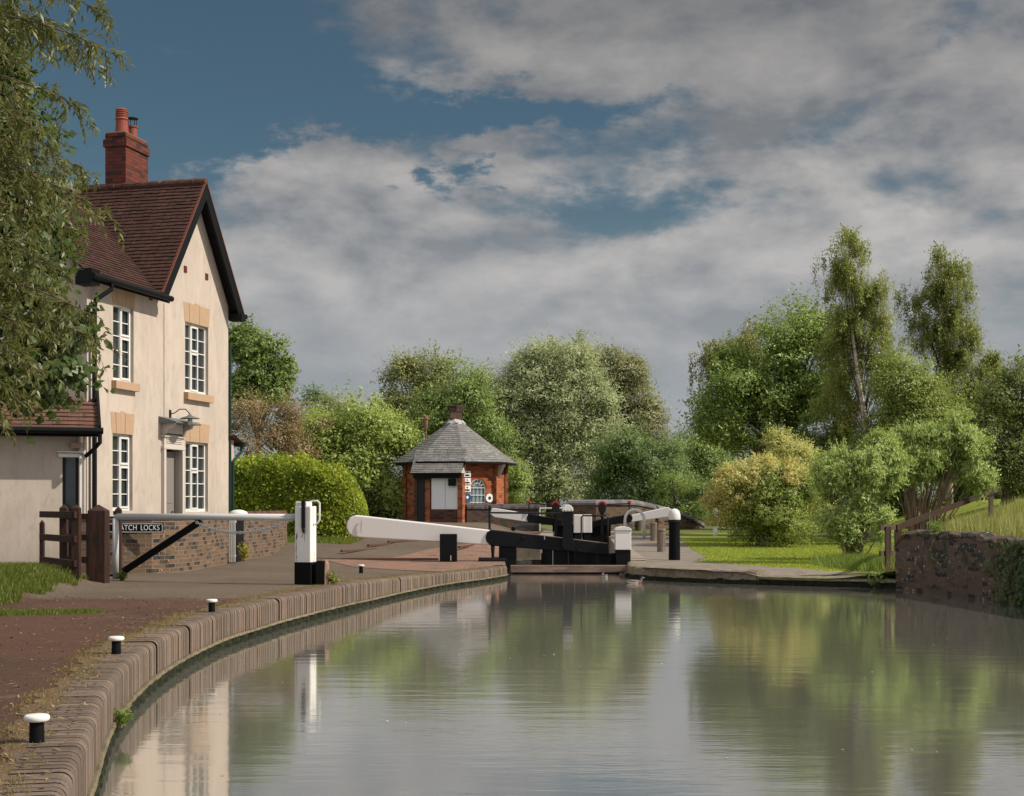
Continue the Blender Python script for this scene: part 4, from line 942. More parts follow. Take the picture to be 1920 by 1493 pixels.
# spindle rail and upright at the beam end
mb = MB(); mb.tube(loc([Q(918, 951, -.1), Q(918, 1000, -.1)]), .028, 8); mb.tube(loc([Q(915.5, 952, -.1), Q(920.5, 952, -.1)]), .055, 8)
mb.tube(loc([Q(918, 961.5, -.1), Q(1056, 963, -.28)]), .022, 8); mb.tube(loc([Q(919, 963, -.14), Q(919, 966, -.16)]), .03, 8)
mb.tube(loc([Q(924, 1022, -.12), Q(924, 1048, -.12)]), [.05, .03], 8)
mb.build('hand_rail', M_iron, lg)
mb = MB(); mb.tube(loc([Q(1090, 1012, .1), Q(1090, 970, .1), Q(1093, 967, .1), Q(1137, 967, .1), Q(1140, 970, .1), Q(1140, 1019, .1)]), .02, 8); mb.build('hand_rail', M_iron, lg)
# walkway plank
mb = MB(); x0, x1 = Q(957, 0).x, Q(1181, 0).x; mb.box(((x0+x1)/2-LO.x, -.55, Q(0, 1066.5, -.55).z-LO.z-.0), (x1-x0, .32, .16)); mb.build('plank', M_plank, lg, bevel=.01)
mb = MB(); mb.box(((x0+x1)/2-LO.x, -.55, Q(0, 1066.5, -.55).z-LO.z-.22), (x1-x0-.1, .2, .24)); mb.build('plank_bearer', M_blackold, lg)
# anchor block and pivot on the left quoin
an = empty('gate_anchor', Q(925, 1052), 0, 'black iron collar and timber block beside the pale quoin stones left of the gate', 'anchor'); AO = Vector(an.location)
mb = MB(); mb.box(Q(952, 1042, .12)-AO, (.42, .5, .58)); mb.box(Q(948, 1020, .12)-AO+Vector((0, 0, -.18)), (.30, .4, .16)); mb.build('anchor_block', M_black, an, bevel=.02)
mb = MB(); mb.tube([Q(897, 1051, -.25)-AO, Q(950, 1052, -.25)-AO], .075, 12); mb.tube([Q(924, 1024, -.2)-AO, Q(924, 1050, -.2)-AO], .035, 8); mb.build('pivot_bar', M_black, an)
# quoin stone with mossy hollow
qs = MB(); qs.box((0, 0, 0), (.82, 1.2, .9)); tag(qs.build('quoin_stone', M_stone, loc=(.32, 35.35, -.42+.28), bevel=.05), 'pale stone quoin block with green moss below the black beam', 'stone block')
qs = MB(); qs.box((0, 0, 0), (1.0, .5, 1.2)); tag(qs.build('quay_stone', M_stone, loc=(-.02, 34.75, -.72), bevel=.04), 'low dark stone at the waterline left of the gate plank', 'stone block')
# lock chamber walls
lw = empty('lock_chamber', (1.8, 34.6, 0), 0, 'brick walls of the narrow lock chamber behind the near gate', 'lock chamber')
for sgn, fx in ((1, xR), (-1, xL)):
    mb = MB(); a, b = Vector((fx(34.65), 34.65, 0)), Vector((fx(62), 62, 0)); t_ = .45
    zz0 = tz(a.x+sgn*.3, 36); n = 24; prev = None
    for i in range(n):
        p = a+(b-a)*i/n; q = a+(b-a)*(i+1)/n; z1_, z2_ = tz(p.x+sgn*.2, p.y)+.03, tz(q.x+sgn*.2, q.y)+.03
        mb.add([v-Vector((1.8, 34.6, 0)) for v in (p+Vector((0, 0, -2.5)), q+Vector((0, 0, -2.5)), q+Vector((0, 0, z2_)), p+Vector((0, 0, z1_)), p+Vector((sgn*t_, 0, z1_)), q+Vector((sgn*t_, 0, z2_)))], [(0, 1, 2, 3), (3, 2, 5, 4)])
    mb.build('chamber_wall', M_stone, lw)

# ---------------------------------------------------------------- far pair of mitre gates
FY = 55.0
def W(px, py, dy=0.0): return P(px, py, FY+dy)
def far_gate(side, label):
    root = empty('lock_gate', W(1040 if side < 0 else 1141, 1000), 0, label, 'lock gate', 'far lock gates'); o_ = Vector(root.location)
    L_ = lambda ps: [p-o_ for p in ps]
    if side < 0:
        wh = [(989, 963), (928, 953), (922, 953.5), (920, 959), (921, 966), (927, 970), (989, 979)]; bk = [(1055, 975.5), (992, 963.5), (988, 968), (987.5, 975), (991, 979.5), (1055, 988)]
        post_x = 1042; lift = 1083; l0, l1 = 1036, 1089
    else:
        wh = [(1184, 966), (1246, 952), (1254, 951), (1258, 956), (1257, 965), (1252, 969.5), (1184, 979)]; bk = [(1108, 978), (1180, 964), (1185, 967), (1186.5, 973), (1183, 979), (1108, 990)]
        post_x = 1129; lift = 1101; l0, l1 = 1092, 1145
    mb = MB(); mb.prism(L_([W(a, b, -.16) for a, b in wh]), (0, .32, 0)); mb.build('white_beam_end', M_whitebeam, root, bevel=.02)
    mb = MB(); mb.prism(L_([W(a, b, -.18) for a, b in bk]), (0, .36, 0)); mb.build('balance_beam', M_black, root, bevel=.02)
    mb = MB(); mb.box((W((l0+l1)/2, 0).x-o_.x, .0, (W(0, 983).z-2.0)/2-o_.z), (W(l1, 0).x-W(l0, 0).x, .14, W(0, 983).z+2.0)); mb.build('gate_boards', M_blackold, root)
    mb = MB(); mb.prism(L_([W(post_x+a, b, -.3) for a, b in ((-3.5, 962), (-2, 975), (-3, 990), (-3, 1004), (3, 1004), (3, 990), (2, 975), (3.5, 962))]), (0, .12, 0)); sd = mb.build('paddle_stand', M_black, root)
    c_ = W(post_x, 953, -.24)-o_
    ring = [c_+Vector((.15*math.cos(a), -.08, .22*math.sin(a))) for a in [2*math.pi*k/14 for k in range(14)]]
    mb = MB(); mb.prism(ring, (0, .16, 0)); mb.build('gear_case', M_iron, sd, bevel=.02)
    ring = [c_+Vector((.17*math.cos(a), -.06, .10+.17*math.sin(a))) for a in [math.pi*k/8 for k in range(9)]]
    mb = MB(); mb.prism(ring, (0, .12, 0)); mb.build('gear_cap', M_red, sd, bevel=.01)
    e = -1 if side < 0 else 1; xx = 992 if side < 0 else 1180
    mb = MB(); mb.tube(L_([W(post_x, 946.5, -.2), W(xx, 944.5, -.2)]), .022, 6); mb.tube(L_([W(xx, 943, -.2), W(xx, 962, -.2)]), .025, 6); mb.build('hand_rail', M_iron, root)
    MB().box(W(xx, 941.5, -.2)-o_, (.12, .12, .10)).build('rail_finial', M_red, root, bevel=.02)
    # white post head
    w_ = W(lift+8.5, 0).x-W(lift-8.5, 0).x
    mb = MB(); mb.box((W(lift, 0).x-o_.x, -.25+(side > 0)*.12, W(0, 982).z-o_.z), (w_*.95, .38, .70)); mb.build('white_post_top', M_whitebeam, root, bevel=.02)
    mb = MB(); mb.box((W(lift, 0).x-o_.x, -.25+(side > 0)*.12, W(0, 1022).z-o_.z), (w_*.8, .34, .8)); mb.build('mitre_post', M_black, root)
far_gate(-1, 'far left lock gate with white beam end pointing toward the hut')
far_gate(1, 'far right lock gate with white beam end rising to the right')
mb = MB(); a, b = P(1012, 953.5, 57), P(1060, 953, 57)
mb.tube([a-a, b-a], .03, 6); mb.tube([Vector((0, 0, 0)), Vector((0, 0, -.9))], .03, 6); mb.tube([b-a, b-a+Vector((0, 0, -1.0))], .03, 6)
tag(mb.build('guard_rail', M_white, loc=a), 'thin white guard rail between the two parapets', 'railing')
a = P(1000, 985, 46); mb = MB(); mb.tube([p-a for p in (P(962, 992, 44), P(970, 988, 44.5), P(980, 985.5, 45), P(1000, 985, 46))], .07, 8)
tag(mb.build('drain_pipe', M_iron, loc=a), 'black curved pipe lying on the paving before the far left gate', 'pipe')
# white hoop
hp = G(1209, 1011, 0.0); hp.y = 54; mb = MB()
pts_ = [P(1172, 1010, 53), P(1172, 975, 53)]+[P(1190-18*math.cos(a), 975-19*math.sin(a), 53) for a in [math.pi*k/8 for k in range(1, 8)]]+[P(1208, 975, 53), P(1208, 1012, 53)]
mb.tube([p-pts_[0] for p in pts_], .055, 10); tag(mb.build('hoop_rail', M_white, loc=pts_[0], smooth=True), 'white painted steel hoop standing between the lock and the stone bollards', 'railing')
# black post with white dome
bp = G(1264.5, 1048, -.12); r_ = empty('strapping_post', bp, 0, 'black timber strapping post with white domed cap on the right of the lock', 'post')
MB().lathe([(.145, -.05), (.14, .3), (.135, .6), (.14, .92)], (0, 0, 0), 14).build('post_body', M_blackold, r_, smooth=False)
MB().lathe([(.15, .92), (.152, 1.0), (.148, 1.10), (.12, 1.18), (.07, 1.23), (.001, 1.245)], (0, 0, 0), 20).build('cap', M_white, r_, smooth=True)
MB().tube([(-.26, -.05, .93), (.26, -.05, .93)], .015, 6).build('cross_pin', M_iron, r_)
MB().lathe([(.152, .90), (.155, .96), (.152, .97)], (0, 0, 0), 16).build('iron_band', M_iron, r_)
# black block post at the white beam
bx = Q(841, 1052, -.4); bx.z = tz(bx.x, bx.y)
mb = MB(); mb.box((0, 0, .33), (.40, .30, .66)); o_ = mb.build('beam_stop', M_black, loc=bx, bevel=.01); tag(o_, 'black square timber stop post in front of the white balance beam', 'post')
MB().box((.06, -.158, .10), (.02, .015, .12)).build('latch', M_galv, o_)
# stone bollards
for k, (px, py, Y, h_, lb) in enumerate(((1240, 1033, 42, .64, 'nearest and tallest of three grey timber bollards beside the lock'), (1225.5, 1014, 51, .64, 'middle one of three grey timber bollards beside the lock'), (1200.5, 996, 64, .62, 'farthest of three grey timber bollards, seen through the white hoop'))):
    p = P(px, py, Y); mb = MB(); mb.lathe([(.125, -.15), (.125, h_-.10), (.115, h_-.09), (.128, h_-.07), (.128, h_-.02), (.11, h_)], (0, 0, 0), 14)
    tag(mb.build('timber_bollard', M_oak, loc=p), lb, 'bollard', 'grey timber bollards beside the lock')
# white marker post by the bush
p = P(1341, 1000, 52); mb = MB(); mb.box((0, 0, .4), (.16, .12, 1.0)); tag(mb.build('marker_post', M_white, loc=p, bevel=.02), 'low white marker post at the left foot of the orange green bush', 'post')
# treads on the paving; their shadow lines are put into the dark colour
for i, (a_, b_, y0, y1) in enumerate(((640, 705, 1045.5, 1042), (690, 735, 1041.5, 1038.5), (728, 768, 1038, 1036.5), (768, 806, 1036.5, 1035.5), (806, 826, 1035.5, 1036), (860, 905, 1043, 1036), (640, 822, 1050.5, 1050.5))):
    pa, pb = G(a_, y0, -.10), G(b_, y1, -.10); pa.z = pb.z = 0
    z0 = (tz(pa.x, pa.y)+tz(pb.x, pb.y))/2+.03; mb = MB(); mid = (pa+pb)/2
    mb.bar(pa-mid, pb-mid, .06, .05); tag(mb.build('brick_tread', M_hutbase, loc=(mid.x, mid.y, z0)), 'raised brick foot tread on the brick paving under the white beam', 'tread', 'raised foot treads under the white beam')

# ---------------------------------------------------------------- octagonal toll hut
HY = 57.5; hc = P(854, 985, HY+1.75); hz = .275
hut = empty('toll_hut', (hc.x, hc.y, hz), 0, 'octagonal red brick toll hut with stone slate roof behind the balance beam', 'hut')
hut.scale = (1.25, 1.25, 1.25)
RW = 1.66; rot0 = -90+10.6
vo = lambda k, r_: Vector((r_*math.cos(R(rot0+45*k)), r_*math.sin(R(rot0+45*k)), 0))
WH = 2.18
mb = MB(); mbb = MB()
arch = None
for k in range(8):
    a, b = vo(k, RW), vo(k+1, RW)
    if k == 0: continue
    mb.add([a+Vector((0, 0, .45)), b+Vector((0, 0, .45)), b+Vector((0, 0, WH)), a+Vector((0, 0, WH))], [(0, 1, 2, 3)])
    mb.add([a+Vector((0, 0, -.7)), b+Vector((0, 0, -.7)), b+Vector((0, 0, .45)), a+Vector((0, 0, .45))], [(0, 1, 2, 3)])
# facet 0 (right-front) with an arched opening
a, b = vo(0, RW), vo(1, RW); U = (b-a).normalized(); FW = (b-a).length; Nn = Vector((U.y, -U.x, 0))
def fpt(u, z, n=0.0): return a+U*u+Nn*n+Vector((0, 0, z))
wc, whw, wz0, wzs = .56, .30, .60, 1.30
arcp = [(wc+whw*math.cos(t_), wzs+whw*math.sin(t_)) for t_ in [math.pi*k/12 for k in range(13)]]   # right -> left
outer = [(FW, -.7), (FW, WH), (0, WH), (0, -.7)]
mb.add([fpt(0, -.7), fpt(FW, -.7), fpt(FW, wz0), fpt(0, wz0)], [(0, 1, 2, 3)])
mb.add([fpt(0, wz0), fpt(wc-whw, wz0), fpt(wc-whw, wzs), fpt(0, wzs)], [(0, 1, 2, 3)])
mb.add([fpt(wc+whw, wz0), fpt(FW, wz0), fpt(FW, wzs), fpt(wc+whw, wzs)], [(0, 1, 2, 3)])
for i in range(12):
    (u0, z0), (u1, z1) = arcp[i], arcp[i+1]
    mb.add([fpt(u1, z1), fpt(u0, z0), fpt(u0, WH), fpt(u1, WH)], [(0, 1, 2, 3)])
    mb.add([fpt(u0, z0), fpt(u1, z1), fpt(u1, z1, -.12), fpt(u0, z0, -.12)], [(0, 1, 2, 3)])
mb.add([fpt(0, wzs), fpt(wc-whw, wzs), fpt(wc-whw, WH), fpt(0, WH)], [(0, 1, 2, 3)])
mb.add([fpt(wc+whw, wzs), fpt(FW, wzs), fpt(FW, WH), fpt(wc+whw, WH)], [(0, 1, 2, 3)])
for u in (wc-whw, wc+whw): mb.add([fpt(u, wz0), fpt(u, wzs), fpt(u, wzs, -.12), fpt(u, wz0, -.12)], [(0, 1, 2, 3)])
mb.add([fpt(wc-whw, wz0), fpt(wc+whw, wz0), fpt(wc+whw, wz0, -.12), fpt(wc-whw, wz0, -.12)], [(0, 1, 2, 3)])
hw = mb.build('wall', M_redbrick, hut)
# corner pilasters
for k in range(8):
    if k == 7: continue
    c_ = vo(k, RW+.03); an_ = R(rot0+45*k)
    m_ = Matrix.Rotation(an_, 3, 'Z'); q = MB(); q.box(c_+Vector((0, 0, .75)), (.10, .26, 2.86), m_); q.build('pilaster', M_redbrick, hut)
# window
wn = MB()
wn.tube([fpt(wc-whw+.02, wz0+.02, -.04)]+[fpt(wc-whw+.02, wzs, -.04)]+[fpt(wc+(whw-.02)*math.cos(t_), wzs+(whw-.02)*math.sin(t_), -.04) for t_ in [math.pi*(12-k)/12 for k in range(13)]]+[fpt(wc+whw-.02, wz0+.02, -.04), fpt(wc-whw+.02, wz0+.02, -.04)], .026, 4)
wo = wn.build('window', M_white, hut)
gb = MB()
for i in range(1, 4): gb.tube([fpt(wc-whw+2*whw*i/4, wz0, -.04), fpt(wc-whw+2*whw*i/4, wzs, -.04)], .012, 4)
for zq in (.60+.235*j for j in range(1, 4)): gb.tube([fpt(wc-whw, zq, -.04), fpt(wc+whw, zq, -.04)], .012, 4)
gb.tube([fpt(wc+.15*math.cos(t_), wzs+.15*math.sin(t_), -.04) for t_ in [math.pi*k/10 for k in range(11)]], .011, 4)
for t_ in [math.pi*k/6 for k in range(1, 6)]: gb.tube([fpt(wc+.15*math.cos(t_), wzs+.15*math.sin(t_), -.04), fpt(wc+.28*math.cos(t_), wzs+.28*math.sin(t_), -.04)], .011, 4)
gb.build('glazing_bars', M_white, wo)
g = MB(); g.add([fpt(wc-whw, wz0, -.08), fpt(wc+whw, wz0, -.08)]+[fpt(u, z, -.08) for u, z in arcp], [list(range(15))]); g.build('pane', M_glassb, wo)
q = MB(); q.prism([fpt(wc-whw-.04, wz0-.06, 0), fpt(wc+whw+.04, wz0-.06, 0), fpt(wc+whw+.04, wz0, 0), fpt(wc-whw-.04, wz0, 0)], Nn*.05); q.build('window_sill', M_white, hut)
# brick arch ring
ar = MB()
for i in range(16):
    t0, t1 = math.pi*i/16+.02, math.pi*(i+1)/16-.02
    ar.prism([fpt(wc+r2*math.cos(t_), wzs+r2*math.sin(t_), .0) for r2, t_ in ((whw+.01, t0), (whw+.15, t0), (whw+.15, t1), (whw+.01, t1))], Nn*.012)
ar.build('window_arch', mat('arch_brick', f_paint, (.36, .085, .03), .3, 12, .85), hut)
# roof : eight tiled facets
rb_ = MB(); RR = 2.06; ztop = 3.50; ez_ = 2.13; rt = .20
for k in range(8):
    a2, b2 = vo(k, RR), vo(k+1, RR); a3, b3 = vo(k, rt), vo(k+1, rt); ncs = 20
    for i in range(ncs):
        f0, f1 = i/ncs, min(1, (i+1.15)/ncs); m0 = 1-.0
        cur = lambda f: ez_+(ztop-ez_)*(f*.93+.07*f*f)
        p0, p1 = a2.lerp(a3, f0), b2.lerp(b3, f0); p2, p3 = b2.lerp(b3, f1), a2.lerp(a3, f1)
        zb0, zb1 = cur(f0), cur(f1)
        nseg = max(1, int((p1-p0).length/.22))
        for j in range(nseg):
            s0, s1 = j/nseg, (j+1)/nseg; li = .022*random.uniform(.8, 1.4)
            A, B, C, D = p0.lerp(p1, s0), p0.lerp(p1, s1), p3.lerp(p2, s1), p3.lerp(p2, s0)
            rb_.add([A+Vector((0, 0, zb0)), B+Vector((0, 0, zb0)), B+Vector((0, 0, zb0+li)), A+Vector((0, 0, zb0+li)), C+Vector((0, 0, zb1+.003)), D+Vector((0, 0, zb1+.003))], [(0, 1, 2, 3), (3, 2, 4, 5)])
hr = rb_.build('roof', M_slate, hut)
q = MB()
for k in range(8): q.bar(vo(k, RR-.03)+Vector((0, 0, ez_-.03)), vo(k+1, RR-.03)+Vector((0, 0, ez_-.03)), .05, .07)
q.lathe([(RW, ez_+.02), (RR-.05, ez_-.01)], (0, 0, 0), 8) if False else None
q.build('eaves_board', M_black, hr)
q = MB(); q.add([vo(k, RR-.02)+Vector((0, 0, ez_-.015)) for k in range(8)], [list(range(8))[::-1]]); q.build('soffit', M_black, hr)
q = MB()
for k in range(8): q.bar(vo(k, .34)+Vector((0, 0, 3.44)), vo(k, .16)+Vector((0, 0, 3.56)), .1, .03)
q.lathe([(.34, 3.41), (.27, 3.52), (.20, 3.57), (.19, 3.60)], (0, 0, 0), 8); q.build('lead_collar', mat('pale_lead', f_paint, (.42, .42, .42), .15, 5, .6), hr)
q = MB(); q.box((0, 0, 3.70), (.38, .38, .46), Matrix.Rotation(R(11), 3, 'Z')); hs = q.build('chimney', mat('sooty_brick', f_brick, (.16, .09, .06), (.07, .05, .04), (.12, .1, .07), .2, .077, .012, (.03, .025, .02), .6), hr)
q = MB(); q.lathe([(.22, 3.84), (.235, 3.90), (.29, 3.98), (.30, 4.02), (.15, 4.04)], (0, 0, 0), 4); q.build('chimney_top', M_hutbase, hs, rotz=R(11+0))
q = MB(); q.box((0, 0, 0), (.5, .5, .02)); 
# projecting bay on facet 7 (front)
a7, b7 = vo(7, RW), vo(0, RW); U7 = (b7-a7).normalized(); N7 = Vector((U7.y, -U7.x, 0)); c7 = (a7+b7)/2
bay = empty('bay', (0, 0, 0)); bay.parent = hut
bay.location = c7; bay.rotation_euler[2] = math.atan2(U7.y, U7.x)
BWd = 1.56; BD = .42; xl = -.86; xr = xl+BWd
q = MB(); grid_ops = [(-.30, .62, .62, 1.60), (-.78, -.50, -.05, 1.62)]
tmp = MB(); grid_wall(tmp, xl, xr, -.7, 1.72, [(-.30, .62, .62, 1.60), (-.76, -.52, -.10, 1.62)], .1)
tmp.v = [v+Vector((0, -BD, 0)) for v in tmp.v]; q.add(tmp.v, tmp.f)
q.add([(xr, -BD, -.7), (xr, .3, -.7), (xr, .3, 1.95), (xr, -BD, 1.72)], [(0, 1, 2, 3)]); q.add([(xl, -BD, -.7), (xl, .3, -.7), (xl, .3, 1.95), (xl, -BD, 1.72)], [(3, 2, 1, 0)])
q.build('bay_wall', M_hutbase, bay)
q = MB(); q.box((xr-.05, -BD-.02, .45), (.16, .05, 2.3)); q.box((xr+.012, -BD+.2, .45), (.03, .36, 2.3)); q.build('pilaster', M_redbrick, bay)
q = MB(); q.box((-.41, -BD-.01, .62), (.15, .03, 1.9)); q.build('pilaster', M_redbrick, bay)
sh_ = MB(); sh_.box((-.075, -BD+.03, 1.11), (.445, .03, .98)); so_ = sh_.build('shutter', M_shut, bay, bevel=.004)
sh_ = MB(); sh_.box((.385, -BD+.03, 1.11), (.455, .03, .98)); sh_.build('shutter', M_shut, bay, bevel=.004)
q = MB(); q.box((-.64, -BD+.05, .80), (.24, .03, 1.84)); q.build('door', M_dkin, bay)
q = MB(); q.box((.40, -BD-.03, 1.47), (.24, .16, .22)); q.box((-.1, -BD-.05, 1.66), (1.5, .2, .10)); q.build('lamp_box', M_black, bay)
q = MB(); tiles(q, (xl-.06, -BD-.22, 1.76), (1, 0, 0), (0, math.cos(R(47)), math.sin(R(47))), BWd+.10, 1.05, .075, .018, .002, .2)
q.add([(xl-.06, -BD-.21, 1.755), (xl-.06, .30, 1.76), (xl-.06, .49, 2.52)], [(0, 1, 2)]); q.build('bay_roof', M_slate, bay)
q = MB(); q.box((-.08, -BD-.20, 1.735), (BWd+.10, .03, .05))
q2 = MB(); q2.prism([(xr+.01, -BD-.16, 1.755), (xr+.01, 0, 1.755), (xr+.01, .45, 2.4)], (.02, 0, 0)); q2.build('bay_cheek', M_cream, bay); q.build('bay_fascia', M_black, bay)
# plaques
def disc(mb, u, z, r_, n0, n1, seg=24): mb.prism([fpt(u+r_*math.cos(2*math.pi*i/seg), z+r_*math.sin(2*math.pi*i/seg), n0) for i in range(seg)], Nn*(n1-n0))
pl_ = MB(); disc(pl_, .98, .98, .14, .0, .03); po_ = pl_.build('round_plaque', M_letter, hut); tag(po_, 'white round plaque with small green emblem')
pl_ = MB(); disc(pl_, .98, .98, .055, .031, .036, 12); pl_.build('emblem', M_greenp, po_)
pl_ = MB(); disc(pl_, .09, .98, .145, .10, .12); po_ = pl_.build('round_plaque', M_blueplq, hut); tag(po_, 'blue round plaque')
pl_ = MB(); disc(pl_, .09, 1.0, .045, .121, .124, 12); pl_.build('emblem', M_shut, po_)
for k in range(3):
    zc_ = 1.27+.235*k; pl_ = MB(); pl_.prism([fpt(u, z, .10) for u, z in ((-.05, zc_-.10), (.22, zc_-.10), (.22, zc_+.10), (-.05, zc_+.10))], Nn*.02)
    p_ = pl_.build('number_plate', M_letter, hut, bevel=.01)
    q = MB(); q.prism([fpt(u, z, .121) for u, z in ((.0, zc_-.065), (.17, zc_-.065), (.17, zc_-.015), (.0, zc_-.015))], Nn*.003); q.prism([fpt(u, z, .121) for u, z in ((.05, zc_+.03), (.12, zc_+.03), (.12, zc_+.05), (.05, zc_+.06))], Nn*.003)
    q.build('plate_print', M_black, p_)
q = MB(); q.tube([(-1.02, .8, 2.3), (-1.02, .8, 3.3)], .03, 8); q.tube([(-1.02, .8, 3.3), (-1.02, .8, 3.45), (-1.02, .8, 3.6), (-1.02, .8, 3.64), (-1.02, .8, 3.75)], [.05, .065, .07, .095, .06], 10); q.build('flue_pipe', mat('flue_clay', f_paint, (.24, .12, .08), .3, 9, .8), hr)
q = MB(); q.prism([fpt(FW-.02, 1.55, .02), fpt(FW+.02, 2.05, .42), fpt(FW-.02, 2.05, .02)], U*.06); q.build('eaves_bracket', M_cream, hut)

# ---------------------------------------------------------------- right: rail fence
rf_ = empty('rail_fence', G(1680, 1080, -.23), 0, 'dark timber fence with long sloping handrail up the right bank', 'fence'); o_ = Vector(rf_.location)
for (px, py, Y, h_, w_) in ((1665, 1080, 29.2, 1.02, .11), (1684, 1075, 29.7, 1.02, .13), (1858, 962, 38.5, .75, .11)):
    p = P(px, py, Y); mb = MB(); post(mb, p.x-o_.x, p.y-o_.y, w_, h_+.2, p.z-.2-o_.z, .02); mb.build('post', M_oak if px == 1858 else mat('brown_fence_timber', f_wood, (.12, .075, .055), (.06, .04, .03)), rf_, bevel=.006)
M_fb = MATS['brown_fence_timber']
mb = MB(); mb.bar(P(1680, 990, 29.5)-o_, P(1872, 918, 39)-o_, .06, .12); mb.build('handrail', M_dkwood, rf_)
for py in (990, 1038):
    mb = MB(); mb.bar(P(1650, py, 29.1)-o_, P(1684, py-1, 29.6)-o_, .05, .10); mb.build('rail', M_fb, rf_)
for k, (px, py, Y) in enumerate(((1815, 985, 36.2), (1833, 975, 37))):
    pass
# ---------------------------------------------------------------- ducks
def loft(rings, n=12):
    """rings: (center, rx, ry, dir)"""
    mb = MB()
    for (c, w_, h_, d_) in rings:
        d_ = Vector(d_).normalized(); s_ = d_.cross(Vector((0, 0, 1))); s_ = s_.normalized() if s_.length > .05 else Vector((0, 1, 0)); u_ = s_.cross(d_)
        for k in range(n): a = 2*math.pi*k/n; mb.v.append(Vector(c)+s_*w_*math.cos(a)+u_*h_*math.sin(a))
    for i in range(len(rings)-1):
        for k in range(n): k2 = (k+1) % n; mb.f.append([i*n+k, i*n+k2, (i+1)*n+k2, (i+1)*n+k])
    mb.f.append([k for k in reversed(range(n))]); mb.f.append([(len(rings)-1)*n+k for k in range(n)])
    return mb
def f_duck(t, head, breast, flank, back):
    o = obj_co(t); s_ = t.node('ShaderNodeSeparateXYZ', {0: o}); x, y, z = s_.outputs
    n = t.noise(o, 60, 4, .7)
    c = t.mix(t.ramp(t.m('ADD', z, t.m('MULTIPLY', n, .02)), .055, .075), flank, back)
    c = t.mix(t.ramp(t.m('ADD', x, t.m('MULTIPLY', n, .03)), .10, .14), c, breast)
    c = t.mix(t.ramp(z, .128, .132), c, (.6, .6, .58)) if head[2] > .05 else c
    c = t.mix(t.ramp(z, .138, .142), c, head)
    c = t.mix(t.m('MULTIPLY', n, .4), c, (.04, .03, .025))
    return princ(t, c, .6, n, .3, .004, .3)
M_drake = mat('drake_plumage', f_duck, (.02, .045, .13), (.16, .08, .05), (.50, .46, .42), (.26, .23, .21))
M_hen = mat('hen_plumage', f_duck, (.17, .11, .03), (.24, .16, .11), (.30, .22, .16), (.22, .15, .11))
M_bill = mat('duck_bill', f_paint, (.45, .33, .05), .1, 20, .4)
for (px, py, ang, m_, lb) in ((1133, 1083, 100, M_drake, 'blue headed drake swimming alone left, before the lock gate'), (1169, 1081, 60, M_hen, 'brown hen duck swimming between the two drakes'), (1190, 1094, -4, M_drake, 'blue headed drake swimming right, nearest the stone bank')):
    p = G(px, py, WZ); du = empty('duck', p, R(ang), lb, 'duck', 'mallard ducks below the gate'); du.scale = (.66, .66, .66)
    rg_ = [((-.29, 0, .085), .004, .004, (1, 0, .1)), ((-.25, 0, .07), .035, .015, (1, 0, 0)), ((-.18, 0, .045), .07, .055, (1, 0, 0)), ((-.08, 0, .03), .095, .075, (1, 0, 0)), ((.03, 0, .025), .10, .08, (1, 0, 0)),
           ((.12, 0, .03), .085, .075, (1, 0, .1)), ((.175, 0, .05), .06, .065, (1, 0, .5)), ((.20, 0, .085), .038, .045, (.5, 0, 1)), ((.205, 0, .125), .028, .032, (.1, 0, 1)), ((.21, 0, .15), .030, .036, (.15, 0, 1)),
           ((.222, 0, .172), .036, .042, (.3, 0, 1)), ((.228, 0, .195), .034, .036, (.3, 0, 1)), ((.235, 0, .213), .018, .018, (.3, 0, 1)), ((.237, 0, .218), .003, .003, (0, 0, 1))]
    loft(rg_).build('duck_body', m_, du, smooth=True)
    MB().add([(.25, -.016, .175), (.25, .016, .175), (.315, .02, .166), (.315, -.02, .166), (.25, 0, .195), (.312, 0, .174)], [(0, 3, 2, 1), (0, 4, 5, 3), (1, 2, 5, 4), (2, 3, 5), (0, 1, 4)]).build('bill', M_bill, du)
    for sgn in (-1, 1):
        wg = loft([((-.26, sgn*.015, .10), .004, .006, (1, 0, 0)), ((-.16, sgn*.06, .088), .014, .022, (1, 0, 0)), ((-.04, sgn*.085, .07), .016, .04, (1, 0, 0)), ((.07, sgn*.085, .06), .012, .035, (1, 0, 0)), ((.11, sgn*.075, .06), .003, .01, (1, 0, 0))], 8)
        wg.build('wing', mat('duck_wing', f_paint, (.20, .165, .145), .2, 40, .6), du, smooth=True)

